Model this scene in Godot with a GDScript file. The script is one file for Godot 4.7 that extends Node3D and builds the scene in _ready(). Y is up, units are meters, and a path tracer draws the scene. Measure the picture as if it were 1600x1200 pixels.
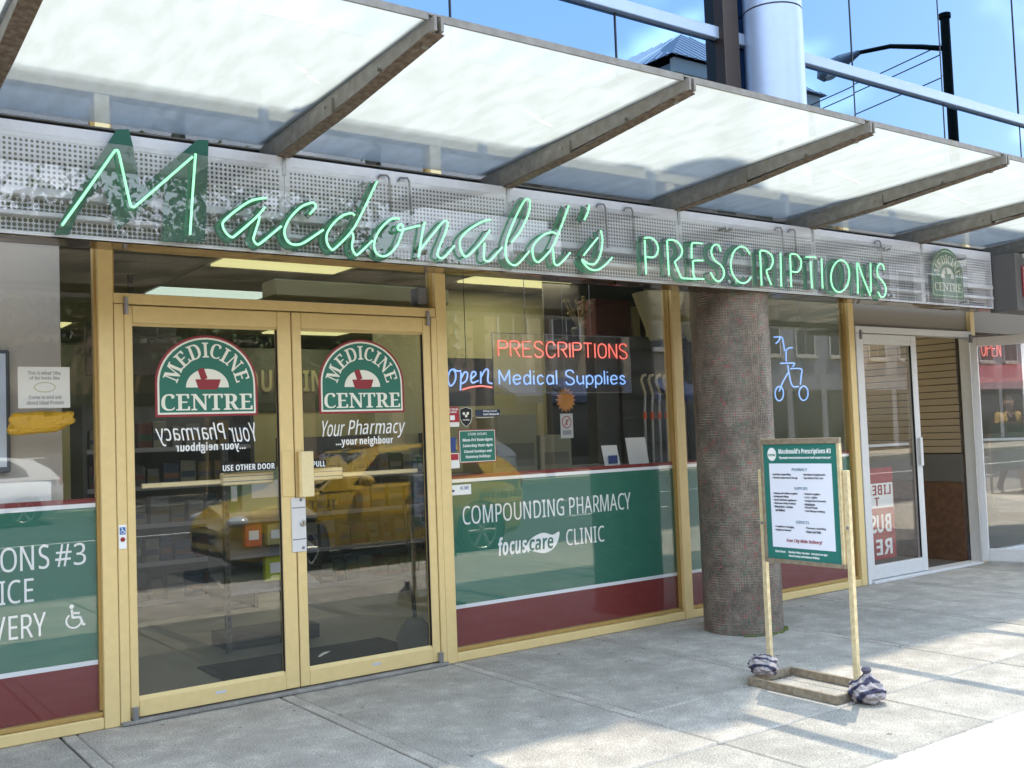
extends Node3D
# A pharmacy shop front under a glass canopy, seen from the pavement. The facade runs along x at z = 0, the street lies towards +z, y is up.

const NEON = [
	["M", [1.007, 2.345, 1.116, 2.515, 1.219, 2.679, 1.231, 2.692, 1.243, 2.684, 1.266, 2.571, 1.287, 2.469, 1.299, 2.452, 1.322, 2.469, 1.443, 2.587, 1.568, 2.710]],
	["M", [1.582, 2.725, 1.564, 2.538, 1.548, 2.351]],
	["a", [1.915, 2.557, 1.844, 2.538, 1.770, 2.486, 1.708, 2.429, 1.701, 2.403, 1.716, 2.373, 1.741, 2.356, 1.764, 2.369, 1.862, 2.459, 1.907, 2.512]],
	["a", [1.873, 2.473, 1.877, 2.451, 1.850, 2.371, 1.847, 2.352, 1.862, 2.333, 1.885, 2.342, 1.987, 2.429]],
	["c", [2.136, 2.502, 2.167, 2.538, 2.162, 2.556, 2.141, 2.556, 2.090, 2.531, 2.033, 2.472, 2.004, 2.417, 2.006, 2.378, 2.029, 2.350, 2.071, 2.347, 2.114, 2.367, 2.205, 2.431]],
	["d", [2.378, 2.518, 2.359, 2.527, 2.307, 2.508, 2.253, 2.459, 2.223, 2.409, 2.223, 2.369, 2.242, 2.340, 2.264, 2.343, 2.356, 2.434, 2.412, 2.522, 2.510, 2.705]],
	["d", [2.360, 2.431, 2.367, 2.408, 2.358, 2.359, 2.372, 2.326, 2.392, 2.325, 2.473, 2.399]],
	["o", [2.634, 2.525, 2.590, 2.521, 2.542, 2.485, 2.501, 2.433, 2.482, 2.383, 2.490, 2.342, 2.520, 2.324, 2.560, 2.333, 2.609, 2.379, 2.643, 2.445, 2.653, 2.488, 2.637, 2.497, 2.620, 2.478, 2.636, 2.465, 2.684, 2.480, 2.754, 2.501]],
	["n", [2.783, 2.522, 2.763, 2.445, 2.739, 2.333]],
	["n", [2.748, 2.369, 2.813, 2.442, 2.892, 2.528, 2.917, 2.539, 2.925, 2.524, 2.906, 2.471, 2.865, 2.389, 2.855, 2.352, 2.876, 2.339, 2.901, 2.348, 2.963, 2.411]],
	["a", [3.203, 2.572, 3.153, 2.559, 3.072, 2.515, 3.008, 2.458, 2.998, 2.413, 3.013, 2.371, 3.034, 2.358, 3.066, 2.378, 3.139, 2.447, 3.196, 2.515]],
	["a", [3.157, 2.441, 3.153, 2.396, 3.149, 2.358, 3.166, 2.343, 3.198, 2.354, 3.274, 2.427]],
	["l", [3.340, 2.459, 3.409, 2.537, 3.465, 2.634, 3.478, 2.697, 3.462, 2.715, 3.435, 2.697, 3.374, 2.603, 3.313, 2.483, 3.296, 2.414, 3.303, 2.362, 3.339, 2.334, 3.381, 2.344, 3.460, 2.419]],
	["d", [3.654, 2.535, 3.620, 2.540, 3.551, 2.511, 3.490, 2.452, 3.483, 2.405, 3.500, 2.368, 3.536, 2.370, 3.626, 2.455, 3.691, 2.570, 3.758, 2.706]],
	["d", [3.630, 2.447, 3.631, 2.408, 3.636, 2.362, 3.660, 2.354, 3.701, 2.382, 3.754, 2.433]],
	["apostrophe", [3.913, 2.726, 3.900, 2.681, 3.871, 2.634]],
	["s", [3.855, 2.424, 3.910, 2.479, 3.970, 2.538]],
	["s", [3.994, 2.584, 4.005, 2.524, 3.981, 2.433, 3.936, 2.380, 3.884, 2.379, 3.846, 2.398, 3.848, 2.384, 3.893, 2.349, 3.955, 2.345, 4.020, 2.380, 4.076, 2.428]],
	["P", [4.345, 2.554, 4.345, 2.451, 4.346, 2.345]],
	["P", [4.345, 2.568, 4.397, 2.572, 4.438, 2.552, 4.455, 2.508, 4.433, 2.464, 4.399, 2.451, 4.357, 2.452]],
	["R", [4.535, 2.566, 4.536, 2.458, 4.538, 2.349]],
	["R", [4.544, 2.571, 4.588, 2.574, 4.636, 2.557, 4.663, 2.516, 4.646, 2.476, 4.599, 2.441, 4.598, 2.426, 4.633, 2.359, 4.654, 2.339, 4.721, 2.339, 4.781, 2.339]],
	["E", [4.744, 2.469, 4.747, 2.516, 4.752, 2.562, 4.776, 2.571, 4.847, 2.572]],
	["E", [4.758, 2.456, 4.801, 2.460, 4.845, 2.463]],
	["E", [4.753, 2.452, 4.755, 2.409, 4.755, 2.366, 4.773, 2.344, 4.847, 2.344]],
	["S", [5.015, 2.536, 5.001, 2.568, 4.971, 2.576, 4.938, 2.555, 4.927, 2.515, 4.953, 2.473, 5.014, 2.440, 5.037, 2.398, 5.018, 2.357, 4.980, 2.336, 4.940, 2.352, 4.911, 2.390]],
	["C", [5.294, 2.538, 5.258, 2.573, 5.204, 2.580, 5.143, 2.545, 5.112, 2.491, 5.104, 2.446, 5.116, 2.396, 5.156, 2.354, 5.209, 2.338, 5.259, 2.352, 5.294, 2.384]],
	["R", [5.396, 2.564, 5.396, 2.451, 5.396, 2.334]],
	["R", [5.402, 2.568, 5.458, 2.569, 5.513, 2.542, 5.521, 2.497, 5.490, 2.453, 5.454, 2.439, 5.463, 2.402, 5.493, 2.343]],
	["I", [5.605, 2.568, 5.600, 2.456, 5.596, 2.337]],
	["P", [5.706, 2.563, 5.703, 2.448, 5.701, 2.339]],
	["P", [5.713, 2.568, 5.772, 2.569, 5.817, 2.533, 5.813, 2.486, 5.775, 2.448, 5.715, 2.448]],
	["T", [5.874, 2.560, 5.929, 2.562, 5.982, 2.564]],
	["T", [5.921, 2.530, 5.922, 2.433, 5.923, 2.342]],
	["I", [6.046, 2.560, 6.042, 2.454, 6.040, 2.349]],
	["O", [6.274, 2.565, 6.312, 2.555, 6.340, 2.529, 6.354, 2.491, 6.351, 2.446, 6.332, 2.401, 6.300, 2.363, 6.260, 2.339, 6.219, 2.331, 6.181, 2.341, 6.154, 2.367, 6.141, 2.405, 6.143, 2.449, 6.162, 2.494, 6.193, 2.531, 6.232, 2.556, 6.274, 2.565]],
	["N", [6.444, 2.331, 6.450, 2.443, 6.456, 2.559, 6.522, 2.442, 6.591, 2.325]],
	["N", [6.616, 2.566, 6.608, 2.452, 6.601, 2.350]],
	["S", [6.781, 2.526, 6.766, 2.563, 6.728, 2.568, 6.697, 2.532, 6.701, 2.475, 6.754, 2.438, 6.788, 2.394, 6.773, 2.336, 6.725, 2.320, 6.690, 2.355]],
]
const M_BOARD = [0.986, 2.312, 1.059, 2.471, 1.250, 2.802, 1.302, 2.810, 1.319, 2.736, 1.345, 2.562, 1.375, 2.578, 1.610, 2.807, 1.661, 2.811, 1.645, 2.520, 1.634, 2.335, 1.436, 2.319, 1.453, 2.556, 1.289, 2.392, 1.248, 2.358, 1.183, 2.556, 1.085, 2.415, 1.045, 2.317]
const WALKER = [
	[6.809, 2.131, 6.907, 2.133, 6.924, 2.098, 6.940, 2.017],
	[6.887, 2.125, 6.863, 2.097, 6.831, 2.077],
	[7.041, 2.047, 6.996, 2.043, 6.959, 2.017, 6.953, 1.929],
	[6.875, 1.912, 7.044, 1.917, 7.053, 1.905, 7.032, 1.886],
	[6.969, 1.898, 6.987, 1.797, 7.019, 1.721, 7.097, 1.718],
	[6.970, 1.835, 6.898, 1.759, 6.844, 1.678],
	[7.002, 1.869, 7.142, 1.867, 7.138, 1.810, 7.120, 1.734],
	[6.896, 1.659, 6.886, 1.629, 6.865, 1.607, 6.838, 1.599, 6.812, 1.608, 6.795, 1.630, 6.790, 1.660, 6.799, 1.689, 6.820, 1.711, 6.847, 1.719, 6.873, 1.711, 6.891, 1.689, 6.896, 1.659],
	[7.216, 1.659, 7.206, 1.629, 7.182, 1.607, 7.152, 1.599, 7.123, 1.607, 7.104, 1.630, 7.098, 1.660, 7.109, 1.690, 7.132, 1.713, 7.162, 1.721, 7.191, 1.713, 7.211, 1.690, 7.216, 1.659],
]
const OPEN_STROKES = [
	[3.663, 1.843, 3.633, 1.833, 3.613, 1.783, 3.629, 1.733, 3.666, 1.763, 3.674, 1.813, 3.657, 1.843, 3.686, 1.831, 3.716, 1.833],
	[3.716, 1.823, 3.707, 1.703],
	[3.715, 1.783, 3.746, 1.824, 3.767, 1.814, 3.755, 1.768, 3.721, 1.748],
	[3.792, 1.778, 3.830, 1.804, 3.830, 1.824, 3.806, 1.824, 3.793, 1.788, 3.803, 1.753, 3.853, 1.768],
	[3.874, 1.829, 3.870, 1.748],
	[3.873, 1.789, 3.911, 1.840, 3.935, 1.835, 3.929, 1.763, 3.963, 1.748],
]
const OPEN_LINE = [3.723, 1.708, 3.790, 1.723, 3.875, 1.731, 3.962, 1.722]

var mats := {}
var taken := {}
var rng := RandomNumberGenerator.new()


# ---------- mesh collector: faces are given anticlockwise as seen from outside ----------
class MB:
	var v := PackedVector3Array()
	var n := PackedVector3Array()
	var c := PackedColorArray()
	var ix := PackedInt32Array()
	var tint := Color(1, 1, 1)
	var tinted := false

	func vert(p: Vector3, nn: Vector3) -> int:
		v.append(p)
		n.append(nn)
		if tinted:
			c.append(tint)
		return v.size() - 1

	func tri(a: Vector3, b: Vector3, d: Vector3) -> void:
		var nn := (b - a).cross(d - a).normalized()
		var i := vert(a, nn)
		vert(b, nn)
		vert(d, nn)
		ix.append_array([i, i + 2, i + 1])

	func quad(a: Vector3, b: Vector3, d: Vector3, e: Vector3) -> void:
		var nn := (b - a).cross(e - a)
		if nn.length_squared() < 1e-14:
			nn = (d - b).cross(e - b)
		nn = nn.normalized()
		var i := vert(a, nn)
		vert(b, nn)
		vert(d, nn)
		vert(e, nn)
		ix.append_array([i, i + 2, i + 1, i, i + 3, i + 2])

	func box(lo: Vector3, hi: Vector3) -> MB:
		var a := lo
		var b := hi
		quad(Vector3(a.x, a.y, b.z), Vector3(b.x, a.y, b.z), Vector3(b.x, b.y, b.z), Vector3(a.x, b.y, b.z))
		quad(Vector3(b.x, a.y, a.z), Vector3(a.x, a.y, a.z), Vector3(a.x, b.y, a.z), Vector3(b.x, b.y, a.z))
		quad(Vector3(b.x, a.y, b.z), Vector3(b.x, a.y, a.z), Vector3(b.x, b.y, a.z), Vector3(b.x, b.y, b.z))
		quad(Vector3(a.x, a.y, a.z), Vector3(a.x, a.y, b.z), Vector3(a.x, b.y, b.z), Vector3(a.x, b.y, a.z))
		quad(Vector3(a.x, b.y, b.z), Vector3(b.x, b.y, b.z), Vector3(b.x, b.y, a.z), Vector3(a.x, b.y, a.z))
		quad(Vector3(a.x, a.y, a.z), Vector3(b.x, a.y, a.z), Vector3(b.x, a.y, b.z), Vector3(a.x, a.y, b.z))
		return self

	# a box with chamfered edges
	func cbox(lo: Vector3, hi: Vector3, r: float) -> MB:
		r = minf(r, 0.45 * minf(hi.x - lo.x, minf(hi.y - lo.y, hi.z - lo.z)))
		var m := (lo + hi) / 2
		var h := (hi - lo) / 2
		var p := func(sx: float, sy: float, sz: float, k: int) -> Vector3:
			return m + Vector3(sx * (h.x - (0.0 if k == 0 else r)), sy * (h.y - (0.0 if k == 1 else r)), sz * (h.z - (0.0 if k == 2 else r)))
		for s in [-1.0, 1.0]:
			_face([p.call(s, -1.0, -1.0, 0), p.call(s, 1.0, -1.0, 0), p.call(s, 1.0, 1.0, 0), p.call(s, -1.0, 1.0, 0)], Vector3(s, 0, 0))
			_face([p.call(-1.0, s, -1.0, 1), p.call(1.0, s, -1.0, 1), p.call(1.0, s, 1.0, 1), p.call(-1.0, s, 1.0, 1)], Vector3(0, s, 0))
			_face([p.call(-1.0, -1.0, s, 2), p.call(1.0, -1.0, s, 2), p.call(1.0, 1.0, s, 2), p.call(-1.0, 1.0, s, 2)], Vector3(0, 0, s))
			for t in [-1.0, 1.0]:
				_face([p.call(-1.0, s, t, 1), p.call(1.0, s, t, 1), p.call(1.0, s, t, 2), p.call(-1.0, s, t, 2)], Vector3(0, s, t))
				_face([p.call(s, -1.0, t, 0), p.call(s, 1.0, t, 0), p.call(s, 1.0, t, 2), p.call(s, -1.0, t, 2)], Vector3(s, 0, t))
				_face([p.call(s, t, -1.0, 0), p.call(s, t, 1.0, 0), p.call(s, t, 1.0, 1), p.call(s, t, -1.0, 1)], Vector3(s, t, 0))
				for u in [-1.0, 1.0]:
					_face([p.call(s, t, u, 0), p.call(s, t, u, 1), p.call(s, t, u, 2)], Vector3(s, t, u))
		return self

	func _face(q: Array, out: Vector3) -> void:
		var nn: Vector3 = (q[1] - q[0]).cross(q[2] - q[0])
		if nn.dot(out) < 0:
			q.reverse()
		if q.size() == 3:
			tri(q[0], q[1], q[2])
		else:
			quad(q[0], q[1], q[2], q[3])

	# a polygon in the plane of ax and ay at o, extruded along ax x ay from d0 to d1
	func prism(poly: PackedVector2Array, o: Vector3, ax: Vector3, ay: Vector3, d0: float, d1: float) -> MB:
		var pg := poly
		if Geometry2D.is_polygon_clockwise(pg):
			pg = pg.duplicate()
			pg.reverse()
		var az := ax.cross(ay).normalized()
		var t := Geometry2D.triangulate_polygon(pg)
		for k in range(0, t.size(), 3):
			var q := []
			for j in 3:
				q.append(o + ax * pg[t[k + j]].x + ay * pg[t[k + j]].y)
			_face([q[0] + az * d1, q[1] + az * d1, q[2] + az * d1], az)
			_face([q[0] + az * d0, q[1] + az * d0, q[2] + az * d0], -az)
		for k in pg.size():
			var a := o + ax * pg[k].x + ay * pg[k].y
			var b := o + ax * pg[(k + 1) % pg.size()].x + ay * pg[(k + 1) % pg.size()].y
			quad(a + az * d0, b + az * d0, b + az * d1, a + az * d1)
		return self

	func tube(pts: Array, rad, sides := 8, caps := true) -> MB:
		var ref := Vector3.UP
		var rings := []
		for k in pts.size():
			var d: Vector3 = (pts[mini(k + 1, pts.size() - 1)] - pts[maxi(k - 1, 0)]).normalized()
			if absf(d.dot(ref)) > 0.95:
				ref = Vector3.RIGHT if absf(d.x) < 0.9 else Vector3.BACK
			var s := d.cross(ref).normalized()
			var u := s.cross(d).normalized()
			ref = u
			var r: float = rad[k] if rad is Array else rad
			var first := -1
			for j in sides:
				var a := TAU * j / sides
				var nn := s * cos(a) + u * sin(a)
				var id := vert(pts[k] + nn * r, nn)
				if first < 0:
					first = id
			rings.append(first)
		for k in pts.size() - 1:
			for j in sides:
				var a: int = rings[k] + j
				var b: int = rings[k] + (j + 1) % sides
				var e: int = rings[k + 1] + j
				var f: int = rings[k + 1] + (j + 1) % sides
				ix.append_array([a, b, f, a, f, e])
		if caps:
			for e in [0, pts.size() - 1]:
				var d: Vector3 = (pts[0] - pts[1]).normalized() if e == 0 else (pts[e] - pts[e - 1]).normalized()
				var m := vert(pts[e], d)
				var ring := []
				for j in sides:
					ring.append(vert(v[rings[e] + j], d))
				for j in sides:
					if e == 0:
						ix.append_array([m, ring[(j + 1) % sides], ring[j]])
					else:
						ix.append_array([m, ring[j], ring[(j + 1) % sides]])
		return self

	# profile of (radius, height) turned about the axis through o
	func lathe(prof: Array, o: Vector3, axis := Vector3.UP, segs := 24, smooth := true) -> MB:
		var sx := axis.cross(Vector3.RIGHT if absf(axis.x) < 0.9 else Vector3.UP).normalized()
		var sz := axis.cross(sx).normalized()
		for k in prof.size() - 1:
			var p: Vector2 = prof[k]
			var q: Vector2 = prof[k + 1]
			var sl := Vector2(q.y - p.y, p.x - q.x).normalized()
			for j in segs:
				var a0 := TAU * j / segs
				var a1 := TAU * (j + 1) / segs
				var d0 := sx * cos(a0) + sz * sin(a0)
				var d1 := sx * cos(a1) + sz * sin(a1)
				var n0 := (d0 * sl.x + axis * sl.y).normalized()
				var n1 := (d1 * sl.x + axis * sl.y).normalized()
				if not smooth:
					n0 = (n0 + n1).normalized()
					n1 = n0
				var i := vert(o + d0 * p.x + axis * p.y, n0)
				vert(o + d1 * p.x + axis * p.y, n1)
				vert(o + d1 * q.x + axis * q.y, n1)
				vert(o + d0 * q.x + axis * q.y, n0)
				ix.append_array([i, i + 2, i + 1, i, i + 3, i + 2])
		return self

	func ball(o: Vector3, r: Vector3, segs := 12, rings := 8) -> MB:
		var f := v.size()
		for a in rings + 1:
			for b in segs + 1:
				var th := PI * a / rings
				var ph := TAU * b / segs
				var d := Vector3(sin(th) * cos(ph), cos(th), sin(th) * sin(ph))
				vert(o + d * r, (d / r).normalized())
		for a in rings:
			for b in segs:
				var i := f + a * (segs + 1) + b
				ix.append_array([i, i + segs + 1, i + segs + 2, i, i + segs + 2, i + 1])
		return self

	func mesh() -> ArrayMesh:
		var arr := []
		arr.resize(Mesh.ARRAY_MAX)
		arr[Mesh.ARRAY_VERTEX] = v
		arr[Mesh.ARRAY_NORMAL] = n
		if tinted:
			arr[Mesh.ARRAY_COLOR] = c
		arr[Mesh.ARRAY_INDEX] = ix
		var m := ArrayMesh.new()
		m.add_surface_from_arrays(Mesh.PRIMITIVE_TRIANGLES, arr)
		return m


# ---------- nodes ----------
func numbered(called: String) -> String:
	var k: int = taken.get(called, 0)
	taken[called] = k + 1
	return called if k == 0 else "%s_%03d" % [called, k]


func tag(o: Node, label: String, category: String, group := "") -> Node:
	o.set_meta("label", label)
	o.set_meta("category", category)
	if group:
		o.set_meta("group", group)
	return o


func thing(called: String, label: String, category: String, at := Vector3.ZERO, turn := 0.0, group := "") -> Node3D:
	var o := Node3D.new()
	o.name = numbered(called)
	add_child(o)
	o.position = at
	o.rotation.y = turn
	tag(o, label, category, group)
	return o


func structure(called: String) -> Node3D:
	var o := Node3D.new()
	o.name = numbered(called)
	add_child(o)
	o.set_meta("kind", "structure")
	return o


func part(parent: Node, called: String, m, material: Material) -> MeshInstance3D:
	var o := MeshInstance3D.new()
	o.name = called
	o.mesh = m.mesh() if m is MB else m
	o.material_override = material
	parent.add_child(o, true)
	return o


func solid(called: String, m, material: Material, label: String, category: String, at := Vector3.ZERO, turn := 0.0, group := "") -> MeshInstance3D:
	var o := MeshInstance3D.new()
	o.name = numbered(called)
	o.mesh = m.mesh() if m is MB else m
	o.material_override = material
	add_child(o)
	o.position = at
	o.rotation.y = turn
	tag(o, label, category, group)
	return o


func bx(a: float, b: float, c: float, d: float, e: float, f: float, r := 0.0) -> MB:
	return MB.new().cbox(Vector3(a, b, c), Vector3(d, e, f), r) if r > 0 else MB.new().box(Vector3(a, b, c), Vector3(d, e, f))


# ---------- materials ----------
func noise_tex(freq: float, lo: Color, hi: Color, seed_ := 1, octaves := 4, size := 512, contrast := 0.0) -> NoiseTexture2D:
	var f := FastNoiseLite.new()
	f.seed = seed_
	f.frequency = freq
	f.fractal_octaves = octaves
	f.noise_type = FastNoiseLite.TYPE_SIMPLEX_SMOOTH
	var t := NoiseTexture2D.new()
	t.width = size
	t.height = size
	t.seamless = true
	t.noise = f
	var g := Gradient.new()
	g.set_color(0, lo)
	g.set_color(1, hi)
	g.set_offset(0, contrast)
	g.set_offset(1, 1.0 - contrast)
	t.color_ramp = g
	return t


func mat(key: String, col: Color, rough := 0.6, metal := 0.0) -> StandardMaterial3D:
	if mats.has(key):
		return mats[key]
	var m := StandardMaterial3D.new()
	m.resource_name = key
	m.albedo_color = col
	m.roughness = rough
	m.metallic = metal
	mats[key] = m
	return m


func dress(m: StandardMaterial3D, tex: Texture2D, scale: float, bump: Texture2D = null, height := 0.1) -> StandardMaterial3D:
	m.albedo_texture = tex
	m.uv1_triplanar = true
	m.uv1_world_triplanar = true
	m.uv1_scale = Vector3.ONE * scale
	if bump:
		m.heightmap_enabled = true
		m.heightmap_texture = bump
		m.heightmap_scale = height
	return m


func glow(key: String, col: Color, energy: float) -> StandardMaterial3D:
	var m := mat(key, Color(0.75, 0.78, 0.76), 0.3)
	m.emission_enabled = true
	m.emission = col
	m.emission_energy_multiplier = energy
	return m


func glass(key: String, col: Color, alpha: float, metal := 0.0) -> StandardMaterial3D:
	var m := mat(key, Color(col.r, col.g, col.b, alpha), 0.0, metal)
	m.transparency = BaseMaterial3D.TRANSPARENCY_ALPHA
	return m


# ---------- curves and lettering ----------
func smooth2(p: Array, steps := 5) -> PackedVector2Array:
	var pts := PackedVector2Array()
	for k in range(0, p.size(), 2):
		pts.append(Vector2(p[k], p[k + 1]))
	if pts.size() < 3:
		return pts
	var out := PackedVector2Array()
	for k in pts.size() - 1:
		var a := pts[maxi(k - 1, 0)]
		var b := pts[k]
		var c := pts[k + 1]
		var d := pts[mini(k + 2, pts.size() - 1)]
		for s in steps:
			out.append(b.cubic_interpolate(c, a, d, float(s) / steps))
	out.append(pts[pts.size() - 1])
	return out


func tube2(m: MB, pts: PackedVector2Array, z: float, r: float, sides := 7) -> void:
	var q := []
	for p in pts:
		q.append(Vector3(p.x, p.y, z))
	m.tube(q, r, sides)


func ribbon2(m: MB, pts: PackedVector2Array, z: float, half: float, thick: float) -> void:
	# a flat strip of board that follows a stroke
	var poly := Geometry2D.offset_polyline(pts, half, Geometry2D.JOIN_ROUND, Geometry2D.END_ROUND)
	for p in poly:
		if not Geometry2D.is_polygon_clockwise(p):
			m.prism(p, Vector3(0, 0, z), Vector3.RIGHT, Vector3.UP, 0, thick)


func ring2(m: MB, c: Vector2, rx: float, ry: float, half: float, z: float, thick: float) -> void:
	# a flat ring, outline only
	for k in 32:
		var a := TAU * k / 32
		var b := TAU * (k + 1) / 32
		var p := Vector3(c.x, c.y, z)
		var i0 := p + Vector3(cos(a) * (rx - half), sin(a) * (ry - half), 0)
		var o0 := p + Vector3(cos(a) * (rx + half), sin(a) * (ry + half), 0)
		var i1 := p + Vector3(cos(b) * (rx - half), sin(b) * (ry - half), 0)
		var o1 := p + Vector3(cos(b) * (rx + half), sin(b) * (ry + half), 0)
		var up := Vector3(0, 0, thick)
		m.quad(i0 + up, o0 + up, o1 + up, i1 + up)
		m.quad(o0, o1, o1 + up, o0 + up)
		m.quad(i1, i0, i0 + up, i1 + up)


var fonts := {}
func font_of(kind: String) -> SystemFont:
	if not fonts.has(kind):
		var f := SystemFont.new()
		f.font_names = PackedStringArray(["Droid Serif" if kind.begins_with("serif") else "Droid Sans"])
		f.font_weight = 700 if kind.ends_with("bold") else 400
		fonts[kind] = f
	return fonts[kind]


var glyphs := {}
func glyph(s: String, kind: String, depth := 0.1) -> TextMesh:
	var key := s + kind
	if not glyphs.has(key):
		var t := TextMesh.new()
		t.font = font_of(kind)
		t.text = s
		t.font_size = 32
		t.pixel_size = 0.01
		t.depth = depth
		t.curve_step = 2.0
		glyphs[key] = t
	return glyphs[key]


# lettering that fills the rectangle x0..x1, y0..y1 of the plane (o, ax, ay); its face stands out along ax x ay
func letters(st: SurfaceTool, s: String, x0: float, y0: float, x1: float, y1: float, kind := "sans", o := Vector3.ZERO, ax := Vector3.RIGHT, ay := Vector3.UP, shear := 0.0, thick := 0.0015) -> void:
	var t := glyph(s, kind)
	var b := t.get_aabb()
	var kx := (x1 - x0) / b.size.x
	var ky := (y1 - y0) / b.size.y
	var az := ax.cross(ay).normalized() * (thick / b.size.z)
	var tf := Transform3D(ax * kx, ay * ky + ax * shear * ky, az, o + ax * (x0 - b.position.x * kx - shear * b.position.y * ky) + ay * (y0 - b.position.y * ky) - az * b.position.z)
	st.append_from(t, 0, tf)


func text_tool() -> SurfaceTool:
	var st := SurfaceTool.new()
	st.begin(Mesh.PRIMITIVE_TRIANGLES)
	return st


# letters set round an arc, centre cx, cy, from angle a0 to a1 (degrees, anticlockwise from the right)
func arc_letters(st: SurfaceTool, s: String, cx: float, cy: float, r: float, h: float, a0: float, a1: float, z: float, kind := "serif_bold", squeeze := 1.0) -> void:
	var total := 0.0
	var w := []
	for ch in s:
		w.append(glyph(ch, kind).get_aabb().size.x + 0.03)
		total += w[-1]
	var at := 0.0
	for k in s.length():
		var t := glyph(s[k], kind)
		var b := t.get_aabb()
		var a := deg_to_rad(lerpf(a0, a1, (at + w[k] / 2) / total))
		at += w[k]
		var sc := h / glyph("E", kind).get_aabb().size.y
		var up := Vector3(cos(a), sin(a), 0)
		var rt := Vector3(sin(a), -cos(a), 0)
		var tf := Transform3D(rt * sc * squeeze, up * sc, Vector3(0, 0, 0.0015 / b.size.z), Vector3(cx, cy, z) + up * (r - b.position.y * sc) - rt * (b.position.x + b.size.x / 2) * sc * squeeze)
		st.append_from(t, 0, tf)


# single-stroke capitals and small letters for the neon window signs, in a box one high
const STROKES = {
	"P": [[0, 0, 0, 1], [0, 1, 0.4, 1, 0.56, 0.88, 0.56, 0.66, 0.4, 0.52, 0.05, 0.52]],
	"R": [[0, 0, 0, 1], [0, 1, 0.4, 1, 0.56, 0.88, 0.56, 0.66, 0.4, 0.52, 0.2, 0.52], [0.3, 0.5, 0.58, 0]],
	"E": [[0.55, 1, 0, 1, 0, 0, 0.55, 0], [0.02, 0.52, 0.45, 0.52]],
	"S": [[0.55, 0.82, 0.42, 1, 0.15, 1, 0.02, 0.82, 0.08, 0.62, 0.45, 0.42, 0.56, 0.2, 0.42, 0, 0.14, 0, 0, 0.18]],
	"C": [[0.6, 0.8, 0.45, 1, 0.2, 1, 0.03, 0.75, 0.03, 0.25, 0.2, 0, 0.45, 0, 0.6, 0.2]],
	"I": [[0, 0, 0, 1]],
	"T": [[0, 1, 0.56, 1], [0.28, 0.97, 0.28, 0]],
	"O": [[0.3, 1, 0.08, 0.85, 0.02, 0.5, 0.08, 0.15, 0.3, 0, 0.54, 0.15, 0.6, 0.5, 0.54, 0.85, 0.3, 1]],
	"N": [[0, 0, 0, 1], [0, 1, 0.55, 0], [0.55, 0, 0.55, 1]],
	"M": [[0, 0, 0, 1], [0, 1, 0.32, 0.25], [0.32, 0.25, 0.64, 1], [0.64, 1, 0.64, 0]],
	"e": [[0.04, 0.35, 0.44, 0.38, 0.4, 0.6, 0.22, 0.66, 0.04, 0.5, 0.03, 0.2, 0.2, 0, 0.44, 0.12]],
	"d": [[0.42, 0.5, 0.25, 0.66, 0.06, 0.52, 0.03, 0.2, 0.18, 0, 0.42, 0.14], [0.44, 0, 0.44, 1]],
	"i": [[0, 0, 0, 0.64], [0, 0.86, 0, 0.94]],
	"c": [[0.4, 0.52, 0.24, 0.66, 0.05, 0.5, 0.04, 0.18, 0.2, 0, 0.4, 0.12]],
	"a": [[0.42, 0.5, 0.25, 0.66, 0.06, 0.52, 0.03, 0.2, 0.18, 0, 0.42, 0.14], [0.44, 0, 0.44, 0.66]],
	"l": [[0, 0, 0, 1]],
	"u": [[0, 0.64, 0, 0.2, 0.16, 0, 0.4, 0.14], [0.42, 0, 0.42, 0.64]],
	"p": [[0, -0.28, 0, 0.64], [0.02, 0.5, 0.2, 0.66, 0.42, 0.5, 0.42, 0.16, 0.2, 0, 0.02, 0.14]],
	"s": [[0.36, 0.52, 0.2, 0.66, 0.04, 0.52, 0.14, 0.38, 0.36, 0.24, 0.36, 0.08, 0.18, 0, 0.02, 0.12]],
}


func stroke_word(parent: Node, s: String, x0: float, x1: float, y0: float, h: float, z: float, r: float, material: Material, called := "neon_letter") -> void:
	var wide := 0.0
	var adv := []
	for ch in s:
		var w := 0.4
		if STROKES.has(ch):
			w = 0.0
			for st in STROKES[ch]:
				for k in range(0, st.size(), 2):
					w = maxf(w, st[k])
			w += 0.22
		adv.append(w)
		wide += w
	var k := (x1 - x0) / (wide - 0.22)
	var x := x0
	for i in s.length():
		if STROKES.has(s[i]):
			var m := MB.new()
			for st in STROKES[s[i]]:
				var q := []
				for j in range(0, st.size(), 2):
					q.append(x + st[j] * k)
					q.append(y0 + st[j + 1] * h)
				tube2(m, smooth2(q, 4) if st.size() > 8 else smooth2(q, 1), z, r, 6)
			part(parent, called, m, material)
		x += adv[i] * k


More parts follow.
